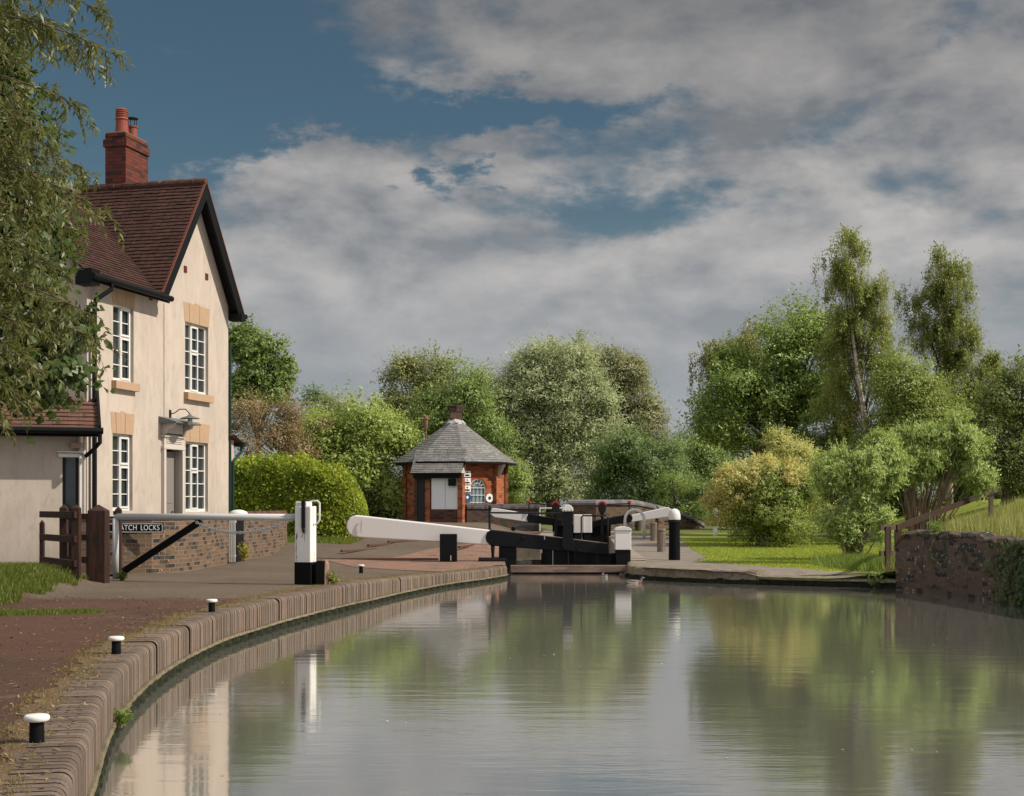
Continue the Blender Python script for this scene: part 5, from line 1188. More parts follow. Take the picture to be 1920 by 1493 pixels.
# ---------------------------------------------------------------- foliage
def leaf_mesh(pos, nrm, dirs, ln, wd, tint, name, m, parent=None, loc=(0, 0, 0)):
    """pos, nrm, dirs (N,3); ln, wd (N,)"""
    N = len(pos); d = dirs-nrm*np.sum(dirs*nrm, 1)[:, None]; d /= np.linalg.norm(d, axis=1)[:, None]+1e-9
    s = np.cross(nrm, d); lo_ = np.array(loc)
    a = pos-d*ln[:, None]*.5; c = pos+d*ln[:, None]*.5; mid = pos-d*ln[:, None]*.08+nrm*(wd*.18)[:, None]
    b = mid+s*wd[:, None]*.5; e = mid-s*wd[:, None]*.5
    v = np.empty((N, 4, 3), np.float32); v[:, 0] = a; v[:, 1] = b; v[:, 2] = c; v[:, 3] = e; v -= lo_
    me = bpy.data.meshes.new(name); me.vertices.add(N*4); me.vertices.foreach_set('co', v.ravel())
    me.loops.add(N*4); me.loops.foreach_set('vertex_index', np.arange(N*4, dtype=np.int32))
    me.polygons.add(N); me.polygons.foreach_set('loop_start', np.arange(0, N*4, 4, dtype=np.int32))
    me.update(calc_edges=True)
    at = me.attributes.new('tint', 'FLOAT', 'POINT'); at.data.foreach_set('value', np.repeat(np.clip(tint, 0, 1), 4).astype(np.float32))
    me.materials.append(m); o = bpy.data.objects.new(name, me); COL.objects.link(o)
    if parent: o.parent = parent
    return o
def unit(n): v = rng.normal(size=(n, 3)); return v/(np.linalg.norm(v, axis=1)[:, None]+1e-9)
def crown_points(lobes, nleaf, clump, per, shell=.55, droop=0, flat=.75, cov=1.5, sprig=.22):
    """lobes: (cx,cy,cz,rx,ry,rz) -> boughs on the lobe shells -> leaves on each bough and sprigs poking out of it"""
    C_ = []; Nn_ = []; T_ = []; Rd = []
    for l in lobes:
        c = np.array(l[:3]); rad = np.array(l[3:6]); br = clump*1.8
        k = max(5, int(cov*4*rad[0]*rad[2]/br**2)); u = unit(k)
        r_ = rng.uniform(shell**2, 1.0, k)**.5*(1+.10*np.sin(u[:, 0]*5+c[0]*2)*np.cos(u[:, 2]*6+c[2]))
        C_.append(c+u*rad*r_[:, None]*.9); nn = u/rad; Nn_.append(nn/np.linalg.norm(nn, axis=1)[:, None])
        T_.append(rng.normal(.5, .17, k)+.10*rng.normal()); Rd.append(br*rng.uniform(.5, 1.35, k))
    C_ = np.vstack(C_); Nn_ = np.vstack(Nn_); T_ = np.concatenate(T_); Rd = np.concatenate(Rd); k = len(C_)
    w_ = Rd**2; m = np.maximum(3, (nleaf*(1-sprig)*w_/w_.sum()).astype(int)); idx = np.repeat(np.arange(k), m); n = len(idx)
    u = unit(n); ph = rng.uniform(0, 6, (k, 3))[idx]
    lump = 1+.28*np.sin(u[:, 0]*4.2+ph[:, 0])*np.sin(u[:, 1]*4.7+ph[:, 1])+.2*np.sin(u[:, 2]*6+ph[:, 2])
    rr = rng.uniform(.12, 1, n)**.5*lump; off_ = u*(rr*Rd[idx])[:, None]*np.array([1, 1, flat])
    if droop:
        st_ = rng.integers(0, 7, n); sa_ = rng.normal(size=(k, 7, 2))*.55
        sxy = sa_[idx, st_]*Rd[idx][:, None]; f_ = rng.uniform(0, 1, n)**.8
        off_ = np.stack([sxy[:, 0]+rng.normal(0, .055, n), sxy[:, 1]+rng.normal(0, .055, n), -f_*droop*(.5+np.abs(sa_[idx, st_, 0]))+rng.normal(0, .05, n)+.2*droop], 1)
    pos = C_[idx]+off_; nr = u*.8+Nn_[idx]*.4+unit(n)*.48; ti = T_[idx]+rng.normal(0, .13, n)
    ns = int(nleaf*sprig/9)
    si = rng.choice(k, ns, p=w_/w_.sum()); d = Nn_[si]*.9+unit(ns)*.8+np.array([0, 0, .25]); d /= np.linalg.norm(d, axis=1)[:, None]
    ii = np.repeat(np.arange(ns), 9); f_ = np.tile(np.linspace(.35, 1, 9), ns); L_ = Rd[si]*rng.uniform(1.0, 1.65, ns)
    sp_ = C_[si][ii]+d[ii]*(f_*L_[ii])[:, None]+rng.normal(size=(ns*9, 3))*(.05*Rd[si][ii])[:, None]; sp_[:, 2] -= (.25 if droop else .08)*f_**2*L_[ii]
    pos = np.vstack([pos, sp_]); nr = np.vstack([nr, unit(ns*9)+Nn_[si][ii]*.5+np.array([0, 0, .3])]); ti = np.concatenate([ti, T_[si][ii]+rng.normal(0, .12, ns*9)+.06])
    nr += np.array([.35, -.22, .38]); nr /= np.linalg.norm(nr, axis=1)[:, None]
    return pos, nr, ti, C_
def branches(mb, base, tips, r0, hub=None, bend=.15, seg=5, n=6):
    for t_ in tips:
        t_ = Vector(t_); b = Vector(base) if hub is None else Vector(hub(t_)); L_ = (t_-b).length
        mid = (b+t_)/2+Vector((random.gauss(0, bend*L_*.3), random.gauss(0, bend*L_*.3), bend*L_*.6))
        pts_ = []
        for i in range(seg+1): f = i/seg; pts_.append(b*(1-f)**2+mid*2*f*(1-f)+t_*f*f)
        mb.tube(pts_, [r0*(1-.85*i/seg)*min(1, max(.25, L_/3)) for i in range(seg+1)], n)
def tree(name, px, basey, Y, lobes_px, nleaf, leaf, colors, label, cat='tree', clump=.4, per=30, trunk_r=.15, bark=None, droop=0, shell=.5, group=None, dyf=.8, base_z=None, asp=.45, trunk_top=None, trans=.4, twigs=42, dirmix=0, flat=.62, cov=1.05, sprig=.26, limb=.38):
    nleaf = int(nleaf*2.7); leaf = leaf*.54
    s_ = Y/F; bx = (px-960)*s_; bz = base_z if base_z is not None else tz(bx, Y)-.05
    root = empty(name, (bx, Y, bz), 0, label, cat, group)
    lobes = []
    for l in lobes_px:
        cx, cy, rx, ry = l[:4]; dY = l[4] if len(l) > 4 else 0; YY = Y+dY
        p = P(cx, cy, YY); lobes.append((p.x, YY, p.z, rx*YY/F, max(rx, ry*.6)*YY/F*dyf, ry*YY/F))
    sat = []
    for (a_, b_, c_, r1, r2, r3) in lobes:
        if r3 > 1.0 and not droop:
            for _ in range(4):
                th = random.uniform(-.5, math.pi+.5); k_ = random.uniform(.28, .46); q_ = random.uniform(.8, 1.02)
                sat.append((a_+math.cos(th)*r1*q_, b_+random.uniform(-.8, .5)*r2, c_+math.sin(th)*r3*q_, r1*k_, r2*k_, r3*k_*random.uniform(.8, 1.3)))
    lobes = [tuple(l[:3])+tuple(v*1.04 for v in l[3:]) for l in lobes]+sat
    pos, nr, ti, cl = crown_points(lobes, nleaf, clump, per, shell, droop, flat, cov, sprig)
    n = len(pos); keep = pos[:, 2] > bz+.02; pos, nr, ti = pos[keep], nr[keep], ti[keep]; n = len(pos)
    ln = leaf*rng.uniform(.5, 1.5, n)*(1+.35*np.sin(pos[:, 0]*2.1/clump*.5)*np.sin(pos[:, 2]*1.7/clump*.5)); dirs = unit(n)
    if droop or dirmix: dirs = dirs*(.5)+np.array([0, 0, -1.0])*(1.0 if droop else dirmix)
    m_ = mat('leaves_'+'_'.join('%d' % int(c*1000) for cc_ in colors for c in cc_), f_leaf, colors[0], colors[1], trans)
    leaf_mesh(pos, nr, dirs, ln, ln*asp, ti, 'crown', m_, root, (bx, Y, bz))
    tb = MB(); lc = np.array([l[:3] for l in lobes]); top_i = int(np.argmax([l[2]+l[5]*.5 for l in lobes])); tl = lobes[top_i]
    topz = (tl[2]+tl[5]*.75) if trunk_top is None else trunk_top
    tpts = []; H_ = topz-bz
    for i in range(9):
        f = i/8; x_ = bx+(tl[0]-bx)*f**1.3+math.sin(f*5+px)*.03*H_*f*(1-f)*2; tpts.append(Vector((x_-bx, (tl[1]-Y)*f+.02*H_*math.sin(f*4+px*.7)*f, H_*f)))
    tb.tube(tpts, [trunk_r*(1-.88*(i/8))*(1.25 if i == 0 else 1) for i in range(9)], 9)
    def hub(t_):
        z = t_.z; f = min(.92, max(.12, (z/H_)*.62)); i = f*8; i0 = int(i); return tpts[i0].lerp(tpts[min(8, i0+1)], i-i0)
    if len(cl):
        sel = cl[rng.choice(len(cl), min(twigs, len(cl)), replace=False)]
        lb = tb if limb > .2 else MB(); branches(lb, None, [Vector(c)-Vector((bx, Y, bz)) for c in sel], trunk_r*limb if limb > .2 else .022, hub)
        if limb < .2: lb.build('limbs', M_bark, root, smooth=True)
    tb.build('trunk', bark or M_bark, root, smooth=True)
    return root
GREEN = ((.06, .11, .022), (.15, .22, .04))
OLIVE = ((.13, .145, .05), (.25, .26, .095))
GREY = ((.22, .25, .125), (.33, .36, .19))
DARK = ((.05, .09, .03), (.12, .18, .055))
MID = ((.09, .145, .035), (.20, .265, .07))
LIGHT = ((.15, .21, .04), (.29, .35, .085))
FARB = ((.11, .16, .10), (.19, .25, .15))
# left, behind the house and hedge
tree('ash_tree', 485, 960, 52, [(478, 700, 34, 50), (455, 725, 34, 36), (510, 725, 24, 34), (480, 640, 12, 32), (445, 660, 12, 34), (535, 680, 9, 34), (504, 665, 14, 30), (462, 655, 10, 30), (525, 720, 18, 22)], 13000, .22, MID, 'tall leafy green tree rising behind the right corner of the house', shell=.2, sprig=.4, clump=.27, trunk_r=.16)
tree('dead_shrub', 510, 960, 47, [(500, 795, 66, 44), (565, 790, 44, 46), (455, 800, 36, 56), (520, 850, 80, 40)], 7000, .13, ((.17, .10, .06), (.21, .16, .07)), 'brown twiggy half dead shrub above the hedge', 'shrub', clump=.3, trunk_r=.12, bark=M_twig, twigs=240, shell=.5, cov=1.0)
tree('willow_tree', 640, 960, 85, [(640, 830, 60, 80), (600, 830, 50, 60), (690, 850, 50, 60)], 9000, .32, OLIVE, 'dull olive willow behind the bright rounded tree', clump=.6, trunk_r=.2)
tree('round_tree', 665, 960, 60, [(660, 860, 85, 70), (715, 850, 45, 55), (610, 850, 55, 50), (690, 920, 70, 50)], 20000, .24, LIGHT, 'bright green rounded tree between hedge and hut', clump=.45, trunk_r=.2, shell=.6)
tree('grey_shrub', 715, 960, 62, [(716, 925, 36, 34), (700, 900, 22, 26)], 6000, .16, GREY, 'low grey green shrub left of the hut wall', 'shrub', clump=.3)
# centre
tree('birch_tree', 790, 960, 92, [(785, 760, 55, 75), (745, 800, 32, 55), (800, 710, 30, 34), (830, 780, 40, 70)], 15000, .30, OLIVE, 'airy olive birch left of the hut chimney', clump=.5, trunk_r=.2, shell=.35)
tree('sycamore_tree', 850, 960, 84, [(845, 760, 45, 60), (850, 720, 30, 30), (890, 820, 50, 60), (800, 830, 50, 50), (900, 900, 50, 40)], 16000, .30, MID, 'mid green sycamore directly behind the hut chimney', clump=.5, trunk_r=.2)
tree('grey_willow', 1040, 960, 95, [(1010, 760, 85, 95), (940, 790, 55, 90), (1080, 770, 60, 90), (990, 880, 90, 80), (1070, 880, 75, 75), (1010, 705, 55, 42), (920, 880, 70, 75), (1110, 830, 35, 70), (890, 830, 45, 70), (1060, 700, 50, 36), (955, 735, 45, 40)], 80000, .34, GREY, 'huge silver grey willow filling the centre background', cov=1.9, clump=.62, per=34, trunk_r=.5, shell=.72, asp=.36)
tree('thin_willow', 1160, 960, 108, [(1130, 730, 70, 70), (1165, 780, 52, 90), (1090, 690, 45, 32), (1195, 840, 42, 70), (1160, 710, 36, 40), (1215, 870, 30, 50)], 30000, .34, ((.15, .155, .075), (.26, .26, .13)), 'thin brownish willow with bare limbs right of the silver willow', cov=.9, clump=.55, trunk_r=.3, shell=.3, twigs=40)
tree('alder_tree', 1200, 960, 80, [(1195, 870, 58, 55), (1170, 920, 45, 50), (1235, 910, 45, 50)], 17000, .26, DARK, 'dark green alder low behind the far lock gates', clump=.5, shell=.6)
tree('field_maple', 1300, 960, 95, [(1300, 890, 50, 45), (1335, 865, 35, 40), (1262, 905, 40, 50), (1335, 925, 40, 45), (1240, 890, 26, 40)], 16000, .28, MID, 'mid green maple between the alder and the orange bush', clump=.5, shell=.6)
for i, (px, ty, w_) in enumerate(((1262, 826, 20), (1290, 818, 18), (1318, 815, 18), (1345, 822, 16), (1240, 832, 16), (600, 738, 26), (690, 772, 20))):
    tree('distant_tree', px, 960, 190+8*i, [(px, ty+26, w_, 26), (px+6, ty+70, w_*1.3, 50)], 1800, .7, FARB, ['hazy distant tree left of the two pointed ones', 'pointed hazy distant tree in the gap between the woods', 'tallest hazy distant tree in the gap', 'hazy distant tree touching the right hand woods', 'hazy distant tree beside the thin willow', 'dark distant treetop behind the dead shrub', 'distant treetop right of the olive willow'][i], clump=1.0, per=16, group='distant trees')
tree('low_shrub', 965, 960, 68, [(965, 915, 30, 30), (940, 925, 22, 24)], 4500, .17, LIGHT, 'bright low shrub right beside the hut corner', 'shrub', clump=.3)
# hedge
hd = []
def hedge(name, pts_px, Y0, Y1, nleaf, colors, label):
    pass
hr_ = empty('hedge', (-5.6, 40, .1), 0, 'clipped bright green hedge behind the garden wall with rounded end', 'hedge')
N = 90000
t_ = rng.uniform(0, 1, N); ax = np.stack([-8.6+4.15*t_, 41.5-.6*t_, np.zeros(N)], 1)
ang = rng.uniform(-.1, math.pi+.1, N); side_ = rng.uniform(0, 1, N)
# superellipse cross-section swept along the axis with a rounded end
ca, sa = np.cos(ang), np.sin(ang); se = lambda c: np.sign(c)*np.abs(c)**.55
hw_, hh_ = 1.15, 2.12
endf = np.clip((t_-.72)/.28, 0, 1); sc_ = np.sqrt(np.clip(1-endf**2.6, 0.02, 1))
rr_ = 1+rng.normal(0, .03, N)+.04*np.sin(t_*23)*np.sin(ang*5)+(rng.uniform(size=N) < .05)*rng.uniform(0, .12, N)
hmul = np.interp(t_, [0, .25, .5, .72, .88, 1], [1.04, 1.07, 1.10, 1.05, .98, .88])+.02*np.sin(t_*31)
pos = np.stack([ax[:, 0], ax[:, 1]-se(ca)*hw_*sc_*rr_, hh_*hmul*se(sa)*(.35+.65*sc_)*rr_], 1)
pos[:, 0] += .35*endf; low = rng.uniform(size=N) < .45
zr_ = rng.uniform(0, 1, N); pos[low, 2] *= zr_[low]**.7; pos[low, 1] = ax[low, 1]-np.sign(ca[low])*(hw_*sc_[low])*(1+rng.normal(0, .03, low.sum()))
nr = np.stack([endf*1.2, -ca*1.2, sa], 1); nr[low, 2] *= .2; nr = nr/np.linalg.norm(nr, axis=1)[:, None]*.6+unit(N)*.75; nr /= np.linalg.norm(nr, axis=1)[:, None]
pos[:, 2] += .15; ln = .085*rng.uniform(.5, 1.6, N)
leaf_mesh(pos, nr, unit(N), ln, ln*.6, rng.normal(.5, .2, N)+.25*np.sin(pos[:, 0]*4)*np.sin(pos[:, 2]*5+1)-.25*(rng.uniform(size=N) < .2), 'foliage', mat('hedge_leaves', f_leaf, (.11, .165, .012), (.32, .36, .035), .45), hr_, (-5.6, 40, .1))
mb = MB()
for k in range(14):
    x_ = -7.3+.24*k; mb.tube([(x_+5.2, .9, 0), (x_+5.25, .9+random.gauss(0, .1), .9), (x_+5.2+random.gauss(0, .1), .9, 1.6)], [.04, .03, .012], 6)
mb.build('stem', M_bark, hr_)
# right
tree('hawthorn_bush', 1425, 1020, 46, [(1450, 945, 58, 56, -.3), (1405, 945, 55, 52, .1), (1478, 935, 42, 56, .1), (1440, 985, 62, 40, -.3)], 24000, .11, ((.09, .15, .02), (.27, .30, .075)), 'big rounded bush with orange new growth on the lawn', 'bush', clump=.22, shell=.72, asp=.55)
def tufts(lobes_px, Y, n, leaf, cols, parent_name, label, **kw): pass
# orange new growth as a second foliage part of the same bush
bushroot = bpy.data.objects['hawthorn_bush']
lobes = []
for (cx, cy, rx, ry) in ((1400, 920, 74, 56), (1455, 905, 62, 48), (1362, 940, 40, 62), (1496, 925, 36, 50), (1420, 900, 50, 42)):
    p = P(cx, cy, 46.15); lobes.append((p.x, 46.3, p.z, rx*46/F, rx*46/F*.9, ry*46/F))
pos, nr, ti, cl = crown_points(lobes, 46000, .12, 24, .9, cov=1.8, sprig=.3)
kp = (pos[:, 2] > .55+1.3*np.clip((pos[:, 0]-7.0)/.9, 0, 1)) | (rng.uniform(size=len(pos)) < .06); pos, nr, ti = pos[kp], nr[kp], ti[kp]; ln = .085*rng.uniform(.6, 1.4, len(pos))
leaf_mesh(pos, nr, unit(len(pos))+np.array([0, 0, .9]), ln, ln*.42, ti, 'new_growth', mat('orange_new_leaves', f_leaf, (.44, .33, .11), (.52, .46, .16), .45), bushroot, bushroot.location)
tree('golden_shrub', 1478, 980, 47.5, [(1466, 838, 20, 28), (1480, 862, 34, 34), (1510, 885, 38, 30), (1460, 890, 40, 30), (1530, 960, 26, 50)], 22000, .11, ((.38, .37, .10), (.50, .46, .17)), 'pale golden yellow shrub rising behind the orange green bush', 'shrub', clump=.2, per=20, cov=2.2)
tree('broadleaf_tree', 1450, 1000, 57, [(1450, 720, 80, 85), (1400, 770, 60, 65), (1520, 680, 60, 70), (1530, 780, 70, 70), (1430, 830, 70, 45), (1370, 800, 34, 50), (1480, 640, 45, 42)], 42000, .22, ((.095, .15, .03), (.21, .28, .065)), 'dense rounded bright green tree behind the bushes on the right', clump=.42, trunk_r=.25, shell=.6)
tree('weeping_birch', 1375, 1000, 64, [(1350, 680, 34, 44), (1400, 640, 34, 44), (1330, 660, 16, 30), (1390, 690, 40, 50)], 12000, .18, ((.12, .125, .045), (.22, .22, .085)), 'sparse weeping birch at the left shoulder of the green tree', clump=.3, droop=1.0, shell=.3, bark=M_birchbark, trunk_r=.12)
bir = dict(clump=.24, per=18, droop=.65, shell=.1, cov=1.5, sprig=.14, limb=.10, bark=M_birchbark, asp=.5, twigs=60, dyf=.9)
tree('silver_birch', 1634, 960, 51, [(1590, 432, 8, 20), (1594, 462, 18, 30), (1585, 500, 34, 40), (1605, 550, 52, 50), (1615, 600, 60, 46), (1655, 660, 36, 46, .6), (1580, 660, 40, 54, .8), (1670, 740, 36, 64, 1.2), (1585, 760, 42, 74, 1.4)], 36000, .12, ((.13, .155, .035), (.25, .27, .075)), 'tallest silver birch with pale bare trunk in the middle right', trunk_r=.15, trunk_top=9.6, **bir)
tree('silver_birch', 1780, 960, 55, [(1763, 476, 7, 18), (1766, 502, 17, 26), (1797, 505, 10, 24), (1768, 550, 50, 46), (1785, 610, 58, 54), (1718, 552, 28, 22), (1730, 620, 26, 40), (1800, 680, 62, 60), (1790, 760, 70, 60), (1850, 760, 50, 60), (1865, 690, 26, 40)], 44000, .13, ((.115, .135, .035), (.225, .245, .07)), 'second tall silver birch, darker, near the right edge', trunk_r=.13, **bir)
tree('goat_willow', 1710, 960, 49.8, [(1700, 780, 50, 75), (1745, 800, 50, 60), (1690, 700, 30, 46), (1665, 830, 34, 50), (1755, 850, 55, 50), (1590, 850, 46, 40)], 30000, .17, ((.13, .17, .035), (.23, .275, .07)), 'yellow green willow filling the gap between the two birches', clump=.4, trunk_r=.2, shell=.55)
tree('dark_alder', 1890, 960, 47, [(1890, 830, 55, 75), (1930, 780, 50, 80), (1860, 890, 40, 45), (1925, 880, 50, 60)], 24000, .16, ((.07, .10, .022), (.17, .20, .055)), 'dark leafy tree at the right edge above the fence', clump=.32, trunk_r=.2, shell=.55)
tree('holly_tree', 1560, 990, 53, [(1570, 850, 55, 45), (1630, 880, 60, 45), (1520, 850, 36, 40)], 16000, .15, DARK, 'dark evergreen tree in the shade behind the buddleias', clump=.3, shell=.6)
for k_, (px, cy, Y_, w_, lb) in enumerate(((1395, 940, 66, 55, 'low green thicket behind the left side of the orange green bush'), (1540, 950, 62, 60, 'low green thicket between the golden shrub and the left buddleia'), (1660, 935, 60, 60, 'low green thicket seen through the buddleia stems'),
        (1800, 905, 58, 62, 'low green thicket above the sloping handrail'), (1900, 900, 56, 50, 'low green thicket at the right edge behind the long grass'), (1270, 945, 78, 50, 'low green thicket beyond the curved parapet end'))):
    tree('thicket', px, 960, Y_, [(px, cy, w_, 42), (px+28, cy+18, w_*.8, 34)], 9000, .18, MID if k_ % 2 else DARK, lb, 'bush', clump=.35, cov=1.6, group='low thickets behind the lawn')
# buddleias : leafy arching heads over bare stems
def buddleia(px, basey, Y, heads, nleaf, label, nst=26, seedv=1):
    random.seed(seedv); b = P(px, basey, Y); b.z = tz(b.x, Y)-.02
    root = empty('buddleia_bush', b, 0, label, 'bush', 'buddleia bushes'); lobes = []
    for (cx, cy, rx, ry) in heads:
        p = P(cx, cy, Y); lobes.append((p.x, Y, p.z, rx*Y/F, rx*Y/F*.8, ry*Y/F))
    pos, nr, ti, cl = crown_points(lobes, nleaf*3, .17, 14, .35, cov=.85, sprig=.42)
    n = len(pos); dirs = unit(n)*.6+(pos-np.array(b))/2.2+np.array([0, 0, -.2]); ln = .105*rng.uniform(.5, 1.5, n)
    leaf_mesh(pos, nr, dirs, ln, ln*.25, ti, 'foliage', mat('buddleia_leaves', f_leaf, (.16, .23, .05), (.36, .43, .15), .45), root, b)
    mb = MB(); sel = cl[rng.choice(len(cl), nst, replace=False)]
    for c in sel:
        c = Vector(c)-b; s0 = Vector((random.gauss(0, .08), random.gauss(0, .08), 0)); mid = Vector((c.x*.45+random.gauss(0, .05), c.y*.5, c.z*.42))
        mb.tube([s0, s0.lerp(mid, .5), mid, mid.lerp(c, .55)+Vector((0, 0, .06)), c], [.03, .022, .016, .010, .004], 6)
    mb.build('stems', M_twig, root, smooth=True)
buddleia(1597, 1055, 33.6, [(1590, 880, 52, 45), (1625, 862, 44, 38), (1560, 905, 30, 50), (1572, 965, 30, 45), (1655, 895, 34, 45), (1645, 985, 22, 26), (1585, 1010, 24, 22), (1665, 850, 34, 40), (1620, 905, 44, 40)], 11000, 'left buddleia bush with bare stems leaning beside the fence posts', 30, 4)
buddleia(1722, 1010, 35.5, [(1725, 838, 56, 46), (1785, 830, 56, 46), (1700, 880, 40, 36), (1815, 872, 40, 50), (1755, 875, 60, 32)], 15000, 'right buddleia bush with reddish bare stems above the brick wall', 60, 5)
# climbing ivy over the right wall end
n = 2200; pos = np.stack([rng.uniform(8.02, 8.14, n)-.24, rng.uniform(22.2, 23.9, n), rng.uniform(-.4, .62, n)], 1); pos[:, 0] += (24.6-pos[:, 1])*.10
kp = rng.uniform(size=n) < np.clip((23.9-pos[:, 1])/1.3, 0, 1)*(.35+.65*np.sin(pos[:, 1]*7+pos[:, 2]*5)**2); pos = pos[kp]; n = len(pos); nr = np.array([-1, -.2, .3])+unit(n)*.6; nr /= np.linalg.norm(nr, axis=1)[:, None]; ln = .07*rng.uniform(.6, 1.4, n)
iv = leaf_mesh(pos, nr, unit(n), ln, ln*.8, rng.normal(.4, .2, n), 'ivy', mat('ivy_leaves', f_leaf, (.02, .04, .012), (.06, .10, .03), .2), None, (8.0, 23.5, 0)); iv.location = (8.0, 23.5, 0); tag(iv, 'dark ivy hanging down the right end of the mossy wall', 'ivy')

# litter
n = 2600; Y_ = rng.uniform(5, 26, n); X_ = np.array([xL(y)-abs(rng.normal(.25, .35)) for y in Y_]); Z_ = np.array([tz(a-.1, b) for a, b in zip(X_, Y_)])+np.where(X_ > np.array([xL(y)-BW for y in Y_]), .010, .008)
kp = X_ < np.array([xL(y)-.09 for y in Y_]); cl_ = (np.sin(Y_*3.1)+np.sin(Y_*7.7+X_*5) > .2) | (rng.uniform(size=n) < .2); kp &= cl_; pos = np.stack([X_, Y_, Z_], 1)[kp]; n = len(pos)
nr = unit(n)*.25+np.array([0, 0, 1]); nr /= np.linalg.norm(nr, axis=1)[:, None]; ln = .055*rng.uniform(.4, 1.6, n)
tag(leaf_mesh(pos, nr, unit(n), ln, ln*.12, rng.uniform(0, 1, n), 'straw_litter', mat('straw', f_leaf, (.20, .11, .04), (.34, .22, .10), .1)), 'dry orange straw lying in wisps on the brick coping', 'straw', kind='stuff')
n = 3000; Y_ = rng.uniform(5.5, 19, n); X_ = rng.uniform(-8, -1.6, n); kp = X_ < np.array([xL(y)-BW-.02 for y in Y_]); X_, Y_ = X_[kp], Y_[kp]; n = len(X_); pos = np.stack([X_, Y_, np.array([tz(a, b) for a, b in zip(X_, Y_)])+.006], 1)
nr = unit(n)*.35+np.array([0, 0, 1]); nr /= np.linalg.norm(nr, axis=1)[:, None]; ln = .016*rng.uniform(.4, 2.0, n)**1.3
tag(leaf_mesh(pos, nr, unit(n), ln, ln*.7, rng.uniform(0, 1, n), 'gravel', mat('loose_grit', f_leaf, (.05, .03, .022), (.22, .16, .12), .0)), 'loose grit and crumbs on the red brown path', 'gravel', kind='stuff')
n = 420; Y_ = rng.uniform(7, 33, n); X_ = rng.uniform(-3, 8, n); kp = (X_ > np.array([xL(y)+.25 for y in Y_])) & (X_ < np.array([xR(y)-.2 for y in Y_])) & ((np.sin(Y_*1.3+X_) > .3) | (X_ < np.array([xL(y)+.8 for y in Y_])))
X_, Y_ = X_[kp], Y_[kp]; n = len(X_); pos = np.stack([X_, Y_, np.full(n, WZ+.004)], 1); nr = unit(n)*.05+np.array([0, 0, 1]); nr /= np.linalg.norm(nr, axis=1)[:, None]; ln = .022*rng.uniform(.4, 1.8, n)
tag(leaf_mesh(pos, nr, unit(n), ln, ln*.6, rng.uniform(0, 1, n), 'floating_leaves', mat('floating_flecks', f_leaf, (.18, .16, .07), (.40, .38, .28), .0)), 'tiny pale leaves and flecks floating on the canal', 'leaves', kind='stuff')
# small weeds
def weed(p, h_, n, leaf, cols, label, name='weed', spread=.5, cat='weed'):
    p = Vector(p); root = empty(name, p, 0, label, cat); k = 9; mb = MB(); P0 = []; 
    for i in range(k):
        a = random.uniform(0, 6.28); e = Vector((math.cos(a)*h_*spread*random.uniform(.3, 1), math.sin(a)*h_*spread*random.uniform(.3, 1), h_*random.uniform(.6, 1))); mb.tube([Vector(), e*.5+Vector((0, 0, h_*.1)), e], [.006, .005, .002], 5)
        for j in range(n//k): f = random.uniform(.25, 1.05); P0.append(e*f+Vector((random.gauss(0, leaf*.6), random.gauss(0, leaf*.6), random.gauss(0, leaf*.5)+h_*.1*(1-f))))
    mb.build('stem', M_greenp if False else M_twig, root); pos = np.array([list(v) for v in P0])+np.array(p); m_ = len(pos); nr = unit(m_)+np.array([0, -.3, .6]); nr /= np.linalg.norm(nr, axis=1)[:, None]; ln = leaf*rng.uniform(.6, 1.4, m_)
    leaf_mesh(pos, nr, unit(m_), ln, ln*.5, rng.uniform(0, 1, m_), 'leaves', mat('weed_'+name+'%d' % int(cols[0][0]*1000), f_leaf, cols[0], cols[1], .35), root, p)
weed((xL(9.9)+.05, 9.9, -.33), .15, 520, .02, ((.06, .12, .012), (.14, .22, .03)), 'small green weed growing from the foot of the left canal wall')
weed(G(457, 1056, 0), .40, 260, .06, ((.20, .20, .03), (.30, .26, .03)), 'yellow flowering plant at the foot of the wall gap', 'yellow_plant', .3, 'plant')
weed(P(1722, 1085, 27.2)+Vector((0, 0, -.05)), .55, 320, .07, ((.08, .13, .03), (.17, .23, .06)), 'leafy green weed at the water edge in front of the mossy wall', 'weed', .35)
weed(P(1646, 1098, 28.0), .22, 240, .10, ((.08, .12, .02), (.16, .2, .05)), 'grassy tuft hanging from the concrete bank edge', 'grass_tuft', .8)
weed((bA.x+.12, 23.0, 0), .12, 160, .05, ((.04, .08, .012), (.09, .14, .02)), 'green weed at the foot of the barrier hinge post')
weed((bB.x+.47, 21.9, 0), .16, 140, .06, ((.12, .13, .03), (.2, .2, .05)), 'dry grass tuft beside the split timber stump', 'grass_tuft', .4)
weed(P(1752, 1003, 26.0)+Vector((0, 0, .0)), .22, 130, .07, ((.07, .12, .02), (.15, .22, .04)), 'fresh green weed growing on top of the mossy wall', 'weed', .5)

